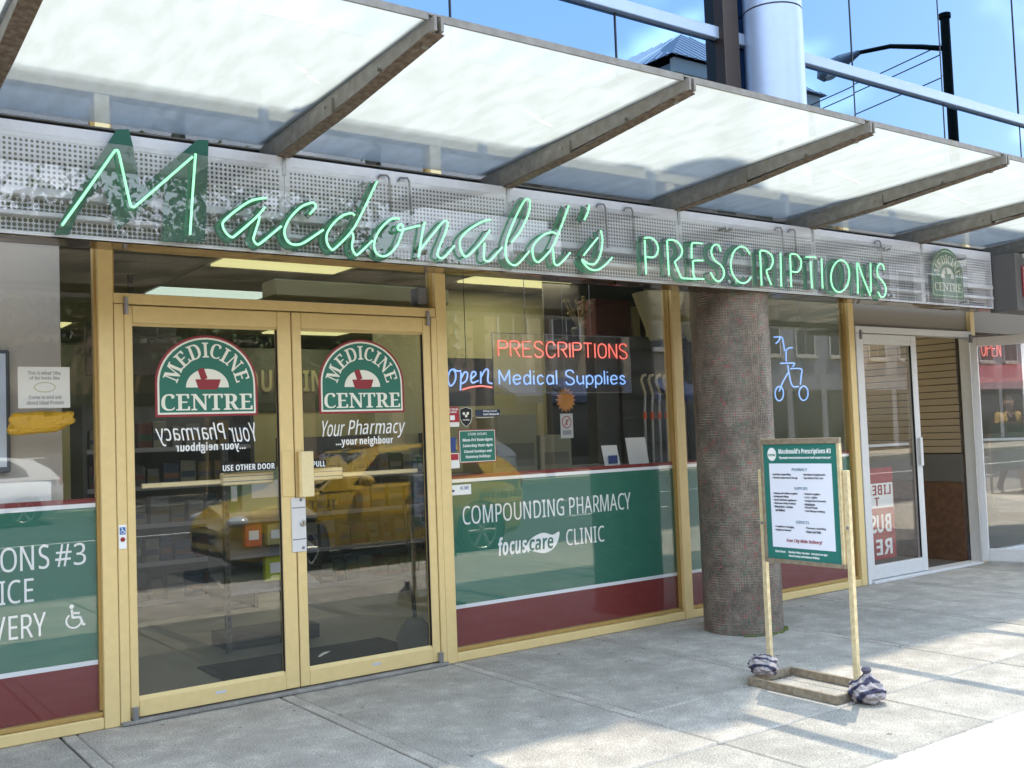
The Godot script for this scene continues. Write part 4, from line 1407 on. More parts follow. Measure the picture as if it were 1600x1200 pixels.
# ---------- the sign stand on the pavement ----------
func pavement_stand() -> void:
	var s := thing("pavement_sign_stand", "metal sign stand with a framed pharmacy services panel on the pavement", "sign stand", Vector3(4.48, 0, 1.90))
	var cm := dress(mat("stand_metal", Color(0.86, 0.81, 0.66), 0.42, 0.25), noise_tex(0.02, Color(0.85, 0.82, 0.76), Color.WHITE, 101, 6), 2.2)
	var gm := dress(mat("base_metal", Color(0.60, 0.57, 0.50), 0.5, 0.25), noise_tex(0.02, Color(0.78, 0.72, 0.66), Color.WHITE, 103, 6), 2.0)
	# base: four channel rails
	part(s, "base_rail", bx(-0.18, 0.0, -0.29, -0.162, 0.044, 0.29, 0.002), gm)
	part(s, "base_rail", bx(0.162, 0.0, -0.29, 0.18, 0.044, 0.29, 0.002), gm)
	part(s, "base_rail", bx(-0.1615, 0.0, -0.29, 0.1615, 0.044, -0.272, 0.002), gm)
	part(s, "base_rail", bx(-0.1615, 0.0, 0.272, 0.1615, 0.044, 0.29, 0.002), gm)
	for sz in [-1.0, 1.0]:
		var p := part(s, "post", bx(-0.012, 0.0445, sz * 0.280 - 0.0145, 0.013, 1.152, sz * 0.280 + 0.0145, 0.002), cm)
		var sc := MB.new()
		sc.lathe([Vector2(0.009, 0), Vector2(0.007, 0.004), Vector2(0, 0.005)], Vector3(-0.0125, 0.86, sz * 0.280), Vector3.LEFT, 12)
		part(p, "screw", sc, mats.mid_grey)
	# the panel faces along the pavement, towards -x
	var z0 := -0.262
	var z1 := 0.262
	var f := part(s, "panel_frame", bx(-0.024, 1.292, z0, -0.002, 1.322, z1, 0.002), gm)
	part(f, "frame_bar", bx(-0.024, 0.650, z0, -0.002, 0.672, z1, 0.002), gm)
	part(f, "frame_bar", bx(-0.024, 0.6725, z0, -0.002, 1.2915, z0 + 0.02, 0.002), gm)
	part(f, "frame_bar", bx(-0.024, 0.6725, z1 - 0.02, -0.002, 1.2915, z1, 0.002), cm)
	var p := part(s, "panel", bx(-0.016, 0.6725, z0 + 0.0205, -0.006, 1.2915, z1 - 0.0205), mats.logo_green_board if mats.has("logo_green_board") else mat("logo_green_board", Color(0.12, 0.42, 0.38), 0.5))
	part(p, "white_sheet", bx(-0.0175, 0.735, -0.205, -0.0162, 1.188, 0.205), mat("panel_white", Color(0.84, 0.86, 0.90), 0.5))
	# lettering: x runs along +z when seen from -x
	var o := Vector3(-0.0176, 0, 0)
	var ax := Vector3(0, 0, 1)
	var st := text_tool()
	letters(st, "Macdonald's Prescriptions #3", -0.135, 1.232, 0.205, 1.268, "sans_bold", Vector3(-0.0162, 0, 0), ax)
	letters(st, "\"Big enough to meet your pharmacy needs. Small enough to know you.\"", -0.135, 1.210, 0.205, 1.226, "sans_bold", Vector3(-0.0162, 0, 0), ax)
	letters(st, "Store Hours:", -0.19, 0.706, -0.12, 0.718, "sans_bold", Vector3(-0.0162, 0, 0), ax)
	letters(st, "Monday-Friday, 9am-6pm    Saturday 9am-4pm", -0.10, 0.704, 0.15, 0.719, "sans_bold", Vector3(-0.0162, 0, 0), ax)
	letters(st, "Closed Sunday and Statutory Holidays", -0.10, 0.684, 0.10, 0.699, "sans_bold", Vector3(-0.0162, 0, 0), ax)
	part(p, "white_lettering", st.commit(), mats.letter_white)
	st = text_tool()
	letters(st, "PHARMACY", -0.05, 1.148, 0.05, 1.163, "sans", o, ax)
	letters(st, "SUPPLIES", -0.04, 1.048, 0.045, 1.063, "sans", o, ax)
	letters(st, "SERVICES", -0.04, 0.868, 0.045, 0.883, "sans", o, ax)
	part(p, "blue_headings", st.commit(), mat("heading_blue", Color(0.22, 0.42, 0.50), 0.7))
	st = text_tool()
	var rows := [["• Specialty Compounding", -0.185, 1.124, 0.125], ["• Hormone Replacement Therapy", -0.185, 1.106, 0.17], ["• Nutritional Supplements", 0.02, 1.124, 0.145], ["• Specialized Skin Care", 0.02, 1.106, 0.13],
		["• Ostomy and Catheter Supplies", -0.185, 1.022, 0.165], ["• Orthopaedic Pillows", -0.185, 1.004, 0.105], ["• Sports Medicine Appliances", -0.185, 0.986, 0.155], ["• Bathroom Safety Products", -0.185, 0.968, 0.15], ["• Wheelchairs, Crutches", -0.185, 0.950, 0.13], ["and Walkers", -0.175, 0.932, 0.065],
		["• Diabetic Supplies", 0.02, 1.022, 0.105], ["• S.A.D. Lights", 0.02, 1.004, 0.085], ["• Compression Garments", 0.02, 0.986, 0.14], ["• Nebulizers", 0.02, 0.968, 0.07], ["• Breast Pumps", 0.02, 0.950, 0.085], ["• Anti-Allergen Bedding", 0.02, 0.932, 0.13],
		["• Compliance Packaging", -0.185, 0.842, 0.13], ["• Equipment Rentals", -0.185, 0.824, 0.11], ["• Pharmacy Consulting", 0.02, 0.842, 0.13], ["• Home Care Visits", 0.02, 0.824, 0.10]]
	for r in rows:
		letters(st, r[0], r[1], r[2] - 0.003, r[1] + r[3], r[2] + 0.011, "sans_bold", o, ax)
	part(p, "list_lettering", st.commit(), mat("list_grey", Color(0.25, 0.26, 0.28), 0.7))
	st = text_tool()
	letters(st, "Free City Wide Delivery!", -0.11, 0.760, 0.12, 0.785, "sans_bold", o, ax, Vector3.UP, 0.15)
	part(p, "red_lettering", st.commit(), mats.logo_red)
	var em := MB.new()
	var disc := PackedVector2Array()
	for k in 20:
		disc.append(Vector2(-0.183 + cos(TAU * k / 20) * 0.030, 1.238 + sin(TAU * k / 20) * 0.036))
	em.prism(disc, Vector3(-0.0162, 0, 0), ax, Vector3.UP, 0, 0.001)
	part(p, "round_emblem", em, mats.letter_white)
	st = text_tool()
	letters(st, "CENTRE", -0.208, 1.228, -0.158, 1.240, "serif_bold", Vector3(-0.0172, 0, 0), ax)
	part(p, "emblem_lettering", st.commit(), mats.logo_green)
	sandbag(Vector3(4.42, 0.0445, 1.625), 3, "striped sandbag slumped over the stand's base by the column", Vector3(0.098, 0.052, 0.076), false)
	sandbag(Vector3(4.455, 0.0, 2.255), 5, "striped sandbag tied to the stand's street side post", Vector3(0.088, 0.062, 0.078), true)


func sandbag(at: Vector3, seed_: int, label: String, size: Vector3, tied: bool) -> void:
	var t := thing("sandbag", label, "sandbag", at, 0.3 * seed_, "striped sandbags weighing the sign stand")
	var f := FastNoiseLite.new()
	f.seed = seed_
	f.frequency = 6.0
	var m := MB.new()
	m.tinted = true
	var segs := 120
	var rings := 70
	for a in rings + 1:
		for b in segs + 1:
			var th := PI * a / rings
			var ph := TAU * (b % segs) / segs
			var d := Vector3(sin(th) * cos(ph), cos(th), sin(th) * sin(ph))
			var k := 1.0 + 0.26 * f.get_noise_3dv(d * 0.22) + 0.10 * f.get_noise_3dv(d * 0.5 + Vector3.ONE * 7)
			# folds run up to the knot
			k += 0.07 * absf(sin(ph * 3.5 + 1.5 * sin(th * 2.0 + seed_))) * sin(th) * (0.4 + 0.6 * cos(th * 0.5))
			var p := d * size * k
			# the stripes belong to the cloth, so they follow it, not the outline
			var along := d.x * 0.75 + d.y * 0.55 + d.z * 0.3 + 0.12 * f.get_noise_3dv(d * 0.3 + Vector3.ONE * 3)
			p.y = maxf(p.y + size.y * 0.86, 0.002 + 0.004 * absf(d.x))
			if tied and th < 0.6:
				p.x *= 0.30 + 0.70 * th / 0.6
				p.z *= 0.30 + 0.70 * th / 0.6
				p.y += (0.6 - th) * 0.08
			var w := fposmod(along * 1.6 + 0.1, 1.0)
			var s := smoothstep(0.0, 0.03, w) * (1.0 - smoothstep(0.36, 0.39, w))
			m.tint = Color(0.30, 0.27, 0.26).lerp(Color(0.028, 0.028, 0.055), s)
			m.vert(p, Vector3.UP)
	for a in rings:
		for b in segs:
			var i := a * (segs + 1) + b
			m.ix.append_array([i, i + segs + 1, i + segs + 2, i, i + segs + 2, i + 1])
	# smooth normals from the faces
	var nn := PackedVector3Array()
	nn.resize(m.v.size())
	for k in range(0, m.ix.size(), 3):
		var q := (m.v[m.ix[k + 2]] - m.v[m.ix[k]]).cross(m.v[m.ix[k + 1]] - m.v[m.ix[k]])
		for j in 3:
			nn[m.ix[k + j]] += q
	for a in rings + 1:
		var i := a * (segs + 1)
		nn[i] += nn[i + segs]
		nn[i + segs] = nn[i]
	for k in nn.size():
		nn[k] = nn[k].normalized()
	m.n = nn
	var cm := mat("sandbag_cloth", Color.WHITE, 0.9)
	cm.vertex_color_use_as_albedo = true
	part(t, "bag", m, cm)
	var kn := MB.new()
	if tied:
		kn.lathe([Vector2(0.024, 0.0), Vector2(0.014, 0.014), Vector2(0.026, 0.034), Vector2(0.018, 0.048), Vector2(0.0, 0.050)], Vector3(0, size.y * 1.86 + 0.01, 0), Vector3.UP, 12)
	else:
		kn.ball(Vector3(size.x * 0.75, size.y * 1.15, 0), Vector3(0.05, 0.026, 0.026), 10, 6)
	part(t, "knot", kn, mat("sandbag_navy", Color(0.30, 0.29, 0.34), 0.9))


# ---------- signs hung in and stuck to the windows ----------
func window_signs() -> void:
	var s := thing("hanging_neon_sign", "hanging clear panel with red and blue neon words behind the window", "neon sign")
	part(s, "clear_panel", bx(3.985, 1.682, -0.236, 5.235, 2.094, -0.232), mats.acrylic_thin if mats.has("acrylic_thin") else glass("acrylic_thin", Color(0.5, 0.5, 0.5), 0.05))
	for a in [[3.985, 1.680, 5.235, 1.684], [3.985, 2.092, 5.235, 2.096], [3.983, 1.680, 3.987, 2.096], [5.233, 1.680, 5.237, 2.096]]:
		part(s, "panel_edge", bx(a[0], a[1], -0.237, a[2], a[3], -0.231), mats.mid_grey)
	stroke_word(s, "PRESCRIPTIONS", 4.02, 5.19, 1.934, 0.105, -0.215, 0.0055, mats.neon_red)
	stroke_word(s, "Medical Supplies", 4.02, 5.155, 1.742, 0.098, -0.215, 0.0055, mats.neon_blue)
	for x in [4.27, 4.86]:
		var w := MB.new()
		w.tube([Vector3(x, 2.09, -0.234), Vector3(x, 2.95, -0.234)], 0.0025, 6)
		part(s, "hanging_wire", w, mats.mid_grey)
	var o := thing("open_neon_sign", "blue neon script reading open over a red underline", "neon sign")
	for st in OPEN_STROKES:
		var m := MB.new()
		tube2(m, smooth2(st, 5), -0.22, 0.0058, 7)
		part(o, "neon_letter", m, mats.neon_blue)
	var m := MB.new()
	tube2(m, smooth2(OPEN_LINE, 6), -0.22, 0.0058, 7)
	part(o, "neon_underline", m, mats.neon_red)
	part(o, "backing", bx(3.52, 1.60, -0.262, 4.00, 1.92, -0.256), mat("backing_dark", Color(0.16, 0.17, 0.17), 0.5))
	var w := MB.new()
	w.tube([Vector3(3.785, 1.92, -0.259), Vector3(3.785, 2.95, -0.259)], 0.0025, 6)
	part(o, "hanging_wire", w, mats.black)
	var k := thing("walker_neon_sign", "blue neon outline of a wheeled walker in the right window", "neon sign")
	for st in WALKER:
		m = MB.new()
		tube2(m, smooth2(st, 4), -0.18, 0.0062, 7)
		part(k, "neon_tube", m, mats.neon_blue)
	for x in [6.89, 7.16]:
		w = MB.new()
		w.tube([Vector3(x, 1.65, -0.184), Vector3(x, 2.95, -0.184)], 0.002, 6)
		part(k, "hanging_wire", w, mats.mid_grey)


func sticker(called: String, label: String, category: String, x0: float, y0: float, x1: float, y1: float, m: Material, z := -0.0488) -> MeshInstance3D:
	var o := solid(called, bx(x0, y0, z, x1, y1, z + 0.001), m, label, category)
	return o


func window_stickers() -> void:
	var z := -0.0477
	var dred := mat("sticker_red", Color(0.62, 0.10, 0.16), 0.5)
	var blue := mat("sticker_blue", Color(0.14, 0.24, 0.48), 0.5)
	var s := sticker("red_window_sticker", "red sticker with white print above a white strip on the glass", "sticker", 3.482, 1.492, 3.577, 1.588, dred)
	part(s, "white_strip", bx(3.482, 1.463, -0.0488, 3.577, 1.4915, -0.0478), mats.paper)
	var st := text_tool()
	letters(st, "SMILE YOU ARE", 3.487, 1.567, 3.572, 1.580, "sans_bold", Vector3(0, 0, z))
	letters(st, "ON CAMERA", 3.493, 1.550, 3.560, 1.563, "sans_bold", Vector3(0, 0, z))
	part(s, "print", st.commit(), mats.letter_white)
	part(s, "pictogram", bx(3.51, 1.505, z, 3.545, 1.535, z + 0.0006), mats.letter_white)
	var sh := PackedVector2Array([Vector2(3.582, 1.575), Vector2(3.605, 1.582), Vector2(3.630, 1.590), Vector2(3.655, 1.582), Vector2(3.679, 1.575), Vector2(3.678, 1.515), Vector2(3.663, 1.482), Vector2(3.630, 1.455), Vector2(3.597, 1.482), Vector2(3.582, 1.515)])
	var b := solid("shield_sticker", MB.new().prism(sh, Vector3(0, 0, -0.0488), Vector3.RIGHT, Vector3.UP, 0, 0.001), mats.ink, "black shield sticker with a pale rim beside the red one", "sticker")
	var rim := MB.new()
	var closed := sh.duplicate()
	closed.append(sh[0])
	for k in closed.size() - 1:
		ribbon2(rim, PackedVector2Array([closed[k].lerp(Vector2(3.63, 1.53), 0.06), closed[k + 1].lerp(Vector2(3.63, 1.53), 0.06)]), z, 0.0015, 0.0005)
	part(b, "rim", rim, mats.logo_white)
	st = text_tool()
	letters(st, "vicinity", 3.604, 1.497, 3.656, 1.511, "sans_bold", Vector3(0, 0, z))
	part(b, "print", st.commit(), mats.logo_white)
	var dots := MB.new()
	for q in [Vector2(3.615, 1.545), Vector2(3.632, 1.530), Vector2(3.645, 1.546)]:
		dots.lathe([Vector2(0.010, 0), Vector2(0.010, 0.0006), Vector2(0.0, 0.0006)], Vector3(q.x, q.y, z), Vector3.BACK, 12)
	part(b, "round_marks", dots, mats.logo_white)
	var l := sticker("shop_local_sticker", "dark blue sticker with white print on shopping locally", "sticker", 3.703, 1.527, 3.899, 1.568, mat("sticker_navy", Color(0.10, 0.17, 0.26), 0.5))
	st = text_tool()
	letters(st, "Shop Local", 3.765, 1.550, 3.87, 1.565, "sans_bold", Vector3(0, 0, z))
	letters(st, "Save Rewards", 3.765, 1.532, 3.89, 1.546, "sans_bold", Vector3(0, 0, z))
	part(l, "print", st.commit(), mats.letter_white)
	part(l, "underline", bx(3.712, 1.516, -0.0488, 3.85, 1.519, -0.048), mats.letter_white)
	var h := sticker("opening_hours_sticker", "green opening hours notice with a red edge on the window", "notice", 3.568, 1.228, 3.856, 1.442, mats.logo_red)
	part(h, "white_line", bx(3.574, 1.234, -0.0477, 3.850, 1.436, -0.0472), mats.logo_white)
	part(h, "green_field", bx(3.578, 1.238, -0.0471, 3.846, 1.432, -0.0466), mats.logo_green)
	st = text_tool()
	var zz := Vector3(0, 0, -0.0465)
	letters(st, "STORE HOURS", 3.640, 1.404, 3.784, 1.420, "sans", zz)
	letters(st, "Mon-Fri 9am-6pm", 3.598, 1.360, 3.828, 1.386, "sans_bold", zz)
	letters(st, "Saturday 9am-4pm", 3.598, 1.324, 3.828, 1.350, "sans_bold", zz)
	letters(st, "Closed Sundays and", 3.606, 1.288, 3.818, 1.312, "sans_bold", zz)
	letters(st, "Statutory Holidays", 3.616, 1.254, 3.808, 1.278, "sans_bold", zz)
	part(h, "print", st.commit(), mats.letter_white)
	sticker("blue_window_sticker", "plain blue sticker left of the opening hours notice", "sticker", 3.482, 1.305, 3.546, 1.396, blue)
	var rw := sticker("small_notice_sticker", "small white notice with a red heading below the blue sticker", "sticker", 3.482, 1.200, 3.570, 1.296, mats.paper)
	part(rw, "red_heading", bx(3.486, 1.252, z, 3.562, 1.290, z + 0.0005), dred)
	var ac := sticker("white_label_sticker", "white label with small blue print on the green film", "sticker", 3.482, 1.030, 3.650, 1.094, mats.paper)
	st = text_tool()
	letters(st, "ACME", 3.565, 1.062, 3.635, 1.084, "sans", Vector3(0, 0, z))
	part(ac, "print", st.commit(), blue)
	part(ac, "blue_mark", MB.new().ball(Vector3(3.512, 1.058, z), Vector3(0.014, 0.008, 0.0006), 10, 6), blue)
	# left window: paper notice and the model of fat
	var n := solid("paper_notice", bx(1.006, 1.618, -0.064, 1.248, 1.824, -0.0632), mats.paper, "white paper notice with grey print in the left window", "notice")
	st = text_tool()
	var nz := Vector3(0, 0, -0.0631)
	letters(st, "This is what 5lbs", 1.052, 1.785, 1.205, 1.803, "sans", nz)
	letters(st, "of fat looks like", 1.060, 1.760, 1.200, 1.778, "sans", nz)
	letters(st, "Come in and ask", 1.055, 1.663, 1.208, 1.681, "sans", nz)
	letters(st, "about Ideal Protein", 1.045, 1.635, 1.218, 1.655, "sans", nz)
	part(n, "print", st.commit(), mats.mid_grey)
	var el := MB.new()
	ring2(el, Vector2(1.130, 1.722), 0.048, 0.024, 0.0022, -0.0631, 0.0005)
	part(n, "oval_mark", el, mat("pale_olive", Color(0.70, 0.71, 0.55), 0.8))
	var fat := MB.new()
	var f := FastNoiseLite.new()
	f.seed = 4
	f.frequency = 14.0
	var segs := 40
	var rings := 18
	var pos := []
	for a in rings + 1:
		for b2 in segs + 1:
			var th := PI * a / rings
			var ph := TAU * b2 / segs
			var d := Vector3(sin(th) * cos(ph), cos(th), sin(th) * sin(ph))
			# a slab with lumpy skin, thinner and lifted at the right
			var q := Vector3(signf(d.x) * pow(absf(d.x), 0.55) * 0.158, signf(d.y) * pow(absf(d.y), 0.6) * 0.052, d.z * 0.035)
			q.y *= 1.0 - 0.25 * q.x / 0.158
			q.y += 0.022 * maxf(q.x / 0.158, 0.0) ** 2 - 0.2 * q.x * q.x + 0.07 * maxf(0.0, q.x)
			q *= 1.0 + 0.16 * f.get_noise_3dv(q)
			q += d * 0.006 * f.get_noise_3dv(q * 5.0)
			pos.append(q)
	for a in rings:
		for b2 in segs:
			var i := a * (segs + 1) + b2
			fat.quad(pos[i], pos[i + 1], pos[i + segs + 2], pos[i + segs + 1])
	solid("fat_model", fat, dress(mat("fat_yellow", Color(0.86, 0.68, 0.13), 0.45), noise_tex(0.03, Color(0.86, 0.82, 0.66), Color.WHITE, 111, 5), 6.0), "lumpy yellow model of body fat under the paper notice", "model", Vector3(1.125, 1.545, -0.105))


# ---------- things inside the pharmacy ----------
func shelf_unit(called: String, label: String, at: Vector3, w: float, h: float, d: float, n: int, m: Material, turn := 0.0) -> Node3D:
	var t := thing(called, label, "shelf", at, turn)
	part(t, "back_panel", bx(0, 0, -d, w, h, -d + 0.02), m)
	part(t, "upright", bx(-0.03, 0, -d, 0.0, h, 0.0), m)
	part(t, "upright", bx(w, 0, -d, w + 0.03, h, 0.0), m)
	part(t, "plinth", bx(0.001, 0, -d + 0.021, w - 0.001, 0.12, -0.02), m)
	for k in n:
		var y := 0.14 + (h - 0.2) * k / n
		part(t, "shelf_board", bx(0.001, y, -d + 0.021, w - 0.001, y + 0.02, -0.005), m)
		part(t, "price_strip", bx(0.001, y - 0.012, -0.0045, w - 0.001, y + 0.024, 0.0), mats.mid_grey)
	return t


const PACK_COLOURS = [Color(0.32, 0.32, 0.31), Color(0.26, 0.07, 0.05), Color(0.08, 0.14, 0.23), Color(0.34, 0.27, 0.08), Color(0.09, 0.20, 0.11), Color(0.34, 0.20, 0.08), Color(0.21, 0.21, 0.22), Color(0.36, 0.35, 0.29)]


const PACK_NAMES = ["grey", "dark red", "blue", "ochre", "green", "brown", "slate", "beige"]
const COUNTED = ["first", "second", "third", "fourth", "fifth", "sixth", "seventh", "eighth", "ninth", "tenth", "eleventh", "twelfth", "thirteenth", "fourteenth", "fifteenth"]


func stock(at: Vector3, w: float, h: float, d: float, n: int, seed_: int, label: String, group: String) -> void:
	# boxed goods stand in rows on the shelf boards
	var r := RandomNumberGenerator.new()
	r.seed = seed_
	for k in n:
		var y := 0.14 + (h - 0.2) * k / n + 0.0205
		var room := (h - 0.2) / n - 0.06
		var x := 0.03
		var nth := 0
		while x < w - 0.12:
			var bw := r.randf_range(0.07, 0.15)
			var bh := room * r.randf_range(0.5, 0.92)
			var ci := r.randi() % PACK_COLOURS.size()
			var m := mat("pack%d" % ci, PACK_COLOURS[ci], 0.55)
			var o := thing("boxed_product", "%s box, %s from the left on the %s shelf up %s" % [PACK_NAMES[ci], COUNTED[mini(nth, 14)], COUNTED[k], label], "box", at + Vector3(x, y, -0.03 - r.randf() * 0.03), 0.0, group)
			part(o, "carton", bx(0, 0, -0.10, bw, bh, 0, 0.002), m)
			part(o, "printed_band", bx(0.004, bh * 0.3, 0.0004, bw - 0.004, bh * 0.55, 0.0012), mat("pack%d" % ((ci + 3) % 8), PACK_COLOURS[(ci + 3) % 8], 0.55))
			x += bw + r.randf_range(0.01, 0.05)
			nth += 1


func interior_things() -> void:
	# window partition, screen and tray on the left
	solid("window_partition", bx(-2.6, 0.0, -0.42, 1.275, 2.895, -0.37, 0.004), mats.partition, "plain beige partition board behind the left window", "partition")
	var tv := thing("wall_screen", "blue lit screen in a grey frame at the left window", "screen", Vector3(0.50, 1.30, -0.365))
	part(tv, "case", bx(-0.55, 0.0, 0.0, 0.515, 0.63, 0.05, 0.008), mat("tv_grey", Color(0.25, 0.27, 0.30), 0.4))
	var scr := glow("screen_blue", Color(0.16, 0.26, 0.52), 0.06)
	part(tv, "screen", bx(-0.53, 0.03, 0.0505, 0.495, 0.61, 0.053), scr)
	var tr := thing("white_display_box", "white display box behind the left window's film", "box", Vector3(0.55, 1.02, -0.30))
	part(tr, "box", bx(0, 0, 0, 0.62, 0.232, 0.16, 0.004), mats.paper)
	part(tr, "stand", bx(0.02, -1.02, 0.02, 0.6, -0.001, 0.14), mats.mid_grey)
	# shelves seen through the doors
	shelf_unit("shelf_unit", "dark shelf unit with rows of small goods behind the left door", Vector3(2.05, 0, -3.1), 1.35, 1.75, 0.42, 5, mats.dark_grey)
	stock(Vector3(2.05, 0, -3.1), 1.35, 1.75, 0.42, 5, 5, "behind the left door", "goods behind the left door")
	shelf_unit("shelf_unit", "dark shelf unit behind the right door's push bar", Vector3(3.75, 0, -2.9), 1.45, 1.45, 0.42, 4, mats.dark_grey)
	stock(Vector3(3.75, 0, -2.9), 1.45, 1.45, 0.42, 4, 9, "behind the right door", "goods behind the right door")
	shelf_unit("shelf_unit", "tall shelf unit against the far wall of the shop", Vector3(2.6, 0, -8.9), 3.6, 2.2, 0.5, 6, mats.dark_grey)
	# end display with sloping white shelves and a slotted upright
	var d := thing("end_display", "white stepped display stand inside the left door", "display stand", Vector3(2.50, 0, -1.35))
	part(d, "base", bx(0.04, 0, -0.40, 0.72, 0.10, -0.08, 0.004), mats.black)
	var up := part(d, "upright", bx(0, 0, -0.02, 0.035, 1.42, 0.02), mats.dark_grey)
	for k in 26:
		part(up, "slot", bx(0.010, 0.12 + k * 0.05, 0.0201, 0.024, 0.145 + k * 0.05, 0.0212), mats.black)
	for k in 3:
		var y := 0.40 + 0.24 * k
		var sh := MB.new()
		sh.prism(PackedVector2Array([Vector2(0.40, y + 0.10), Vector2(0.02, y), Vector2(0.02, y - 0.02), Vector2(0.40, y + 0.08)]), Vector3(0.04, 0, 0), Vector3(0, 0, -1), Vector3.UP, 0.0, 0.66)
		part(d, "sloping_shelf", sh, mats.mid_grey)
	part(d, "back_panel", bx(0.036, 0.31, -0.42, 0.72, 1.0, -0.405), mats.dark_grey)
	var goods := [["yellow green carton on the lowest white display shelf", 0.28, 0.44, 0.17, 0.18, Color(0.62, 0.66, 0.10)], ["orange printed packet on the white display stand", 0.14, 0.69, 0.12, 0.16, Color(0.72, 0.26, 0.12)], ["pale printed packet beside the orange one", 0.30, 0.69, 0.13, 0.15, Color(0.60, 0.58, 0.36)], ["red topped packet on the middle display shelf", 0.48, 0.69, 0.09, 0.14, Color(0.55, 0.12, 0.12)], ["tall green and white pouch at the top of the display stand", 0.12, 0.935, 0.36, 0.30, Color(0.56, 0.62, 0.48)], ["green bottle beside the tall pouch", 0.03, 0.935, 0.07, 0.26, Color(0.16, 0.40, 0.12)]]
	for g in goods:
		var o := thing("display_product", g[0], "product", Vector3(2.54 + g[1], g[2], -1.42))
		part(o, "pack", bx(0, 0, -0.06, g[3], g[4], 0, 0.006), mat("goods_%s" % g[1], g[5], 0.5))
		part(o, "label", bx(g[3] * 0.2, g[4] * 0.3, 0.0003, g[3] * 0.8, g[4] * 0.7, 0.001), mats.paper)
	# wall letters, monitor, header box
	var wl := thing("wall_lettering", "pale raised letters on the dark band of the far wall", "sign", Vector3(3.9, 2.10, -8.0))
	part(wl, "band", bx(-3.0, -0.25, -0.06, 3.4, 0.62, -0.03), mat("wall_band", Color(0.20, 0.22, 0.17), 0.7))
	var st := text_tool()
	letters(st, "COMPOUNDING", 0.55, 0.02, 2.75, 0.32, "sans_bold", Vector3(0, 0, -0.029), Vector3.RIGHT, Vector3.UP, 0.0, 0.02)
	part(wl, "letters", st.commit(), mat("wall_letter", Color(0.46, 0.47, 0.34), 0.6))
	part(wl, "support", bx(-3.0, -2.10, -0.07, 3.4, -0.251, -0.05), mats.shop_wall)
	var mo := thing("hanging_monitor", "black monitor hung from the ceiling behind the left door", "monitor", Vector3(2.55, 2.02, -3.6))
	part(mo, "case", bx(-0.38, 0, -0.03, 0.38, 0.46, 0.03, 0.01), mats.black)
	part(mo, "pole", bx(-0.02, 0.461, -0.02, 0.02, 0.895, 0.02), mats.dark_grey)
	solid("air_curtain", bx(-0.62, -0.055, -0.10, 0.62, 0.055, 0.10, 0.012), mat("olive_metal", Color(0.50, 0.47, 0.30), 0.5), "long olive heater box above the right door inside", "heater", Vector3(3.09, 2.335, -0.42))
	solid("door_mat", bx(2.20, 0.0, -1.06, 3.50, 0.012, -0.16, 0.004), mats.mat_rubber, "black rubber door mat on the floor inside the doors", "door mat")
	var lf := MB.new()
	lf.prism(PackedVector2Array([Vector2(0, 0), Vector2(0.045, 0.012), Vector2(0.08, 0.03), Vector2(0.03, 0.03)]), Vector3.ZERO, Vector3.RIGHT, Vector3(0, 0.35, -0.94), 0, 0.003)
	lf.prism(PackedVector2Array([Vector2(0.01, 0.02), Vector2(0.03, 0.01), Vector2(-0.02, -0.03), Vector2(-0.03, -0.02)]), Vector3(0, 0.002, 0), Vector3.RIGHT, Vector3(0, 0.2, -0.98), 0, 0.003)
	solid("paper_scrap", lf, mats.logo_white, "small pale scrap lying on the black mat", "scrap", Vector3(2.92, 0.0125, -0.78))
	# long-handled dustpan and the bin by the right door
	var dp := thing("lobby_dustpan", "grey long handled dustpan standing inside the right door", "dustpan", Vector3(3.53, 0, -0.60), -0.5)
	var pan := MB.new()
	pan.prism(PackedVector2Array([Vector2(-0.12, 0.0), Vector2(0.12, 0.0), Vector2(0.13, 0.09), Vector2(0.05, 0.20), Vector2(-0.05, 0.20), Vector2(-0.13, 0.09)]), Vector3.ZERO, Vector3.RIGHT, Vector3.UP, 0.0, 0.10)
	part(dp, "pan", pan, mat("dustpan_grey", Color(0.36, 0.36, 0.32), 0.35))
	var hd := MB.new()
	hd.tube([Vector3(0, 0.19, -0.05), Vector3(-0.02, 0.55, -0.05), Vector3(-0.05, 0.98, -0.05)], 0.014, 8)
	part(dp, "handle", hd, mats.black)
	var bn := MB.new()
	bn.lathe([Vector2(0.0, 0.0), Vector2(0.11, 0.0), Vector2(0.14, 0.22), Vector2(0.13, 0.22), Vector2(0.10, 0.02)], Vector3.ZERO, Vector3.UP, 20)
	solid("waste_bin", bn, mats.dark_grey, "small dark bin on the floor beside the dustpan", "bin", Vector3(3.85, 0, -0.45))
	# window deck behind the middle window
	var deck := thing("window_deck", "dark display deck behind the middle and right windows", "display deck")
	part(deck, "top", bx(3.95, 1.095, -1.5, 7.55, 1.118, -0.13), mats.dark_grey)
	part(deck, "front_board", bx(3.95, 0.0, -0.145, 7.55, 1.094, -0.13), mats.dark_grey)
	for a in [[4.38, 0.42, 0.43, "tall kraft carton at the left of the window deck"], [4.84, 0.30, 0.27, "lower kraft carton beside the tall one on the window deck"], [4.60, 0.36, 0.30, "kraft carton set behind the others on the window deck"]]:
		var back: float = -0.45 if a[0] == 4.60 else 0.0
		var o := thing("kraft_carton", a[3], "carton", Vector3(a[0], 1.1185, -0.85 + back), 0.0, "kraft cartons on the window deck")
		part(o, "carton", bx(0, 0, -0.3, a[1], a[2], 0, 0.004), mat("kraft", Color(0.46, 0.44, 0.33), 0.8))
		part(o, "printed_panel", bx(0.03, 0.04, 0.0004, a[1] - 0.03, a[2] * 0.5, 0.0012), mat("kraft_print", Color(0.36, 0.35, 0.27), 0.8))
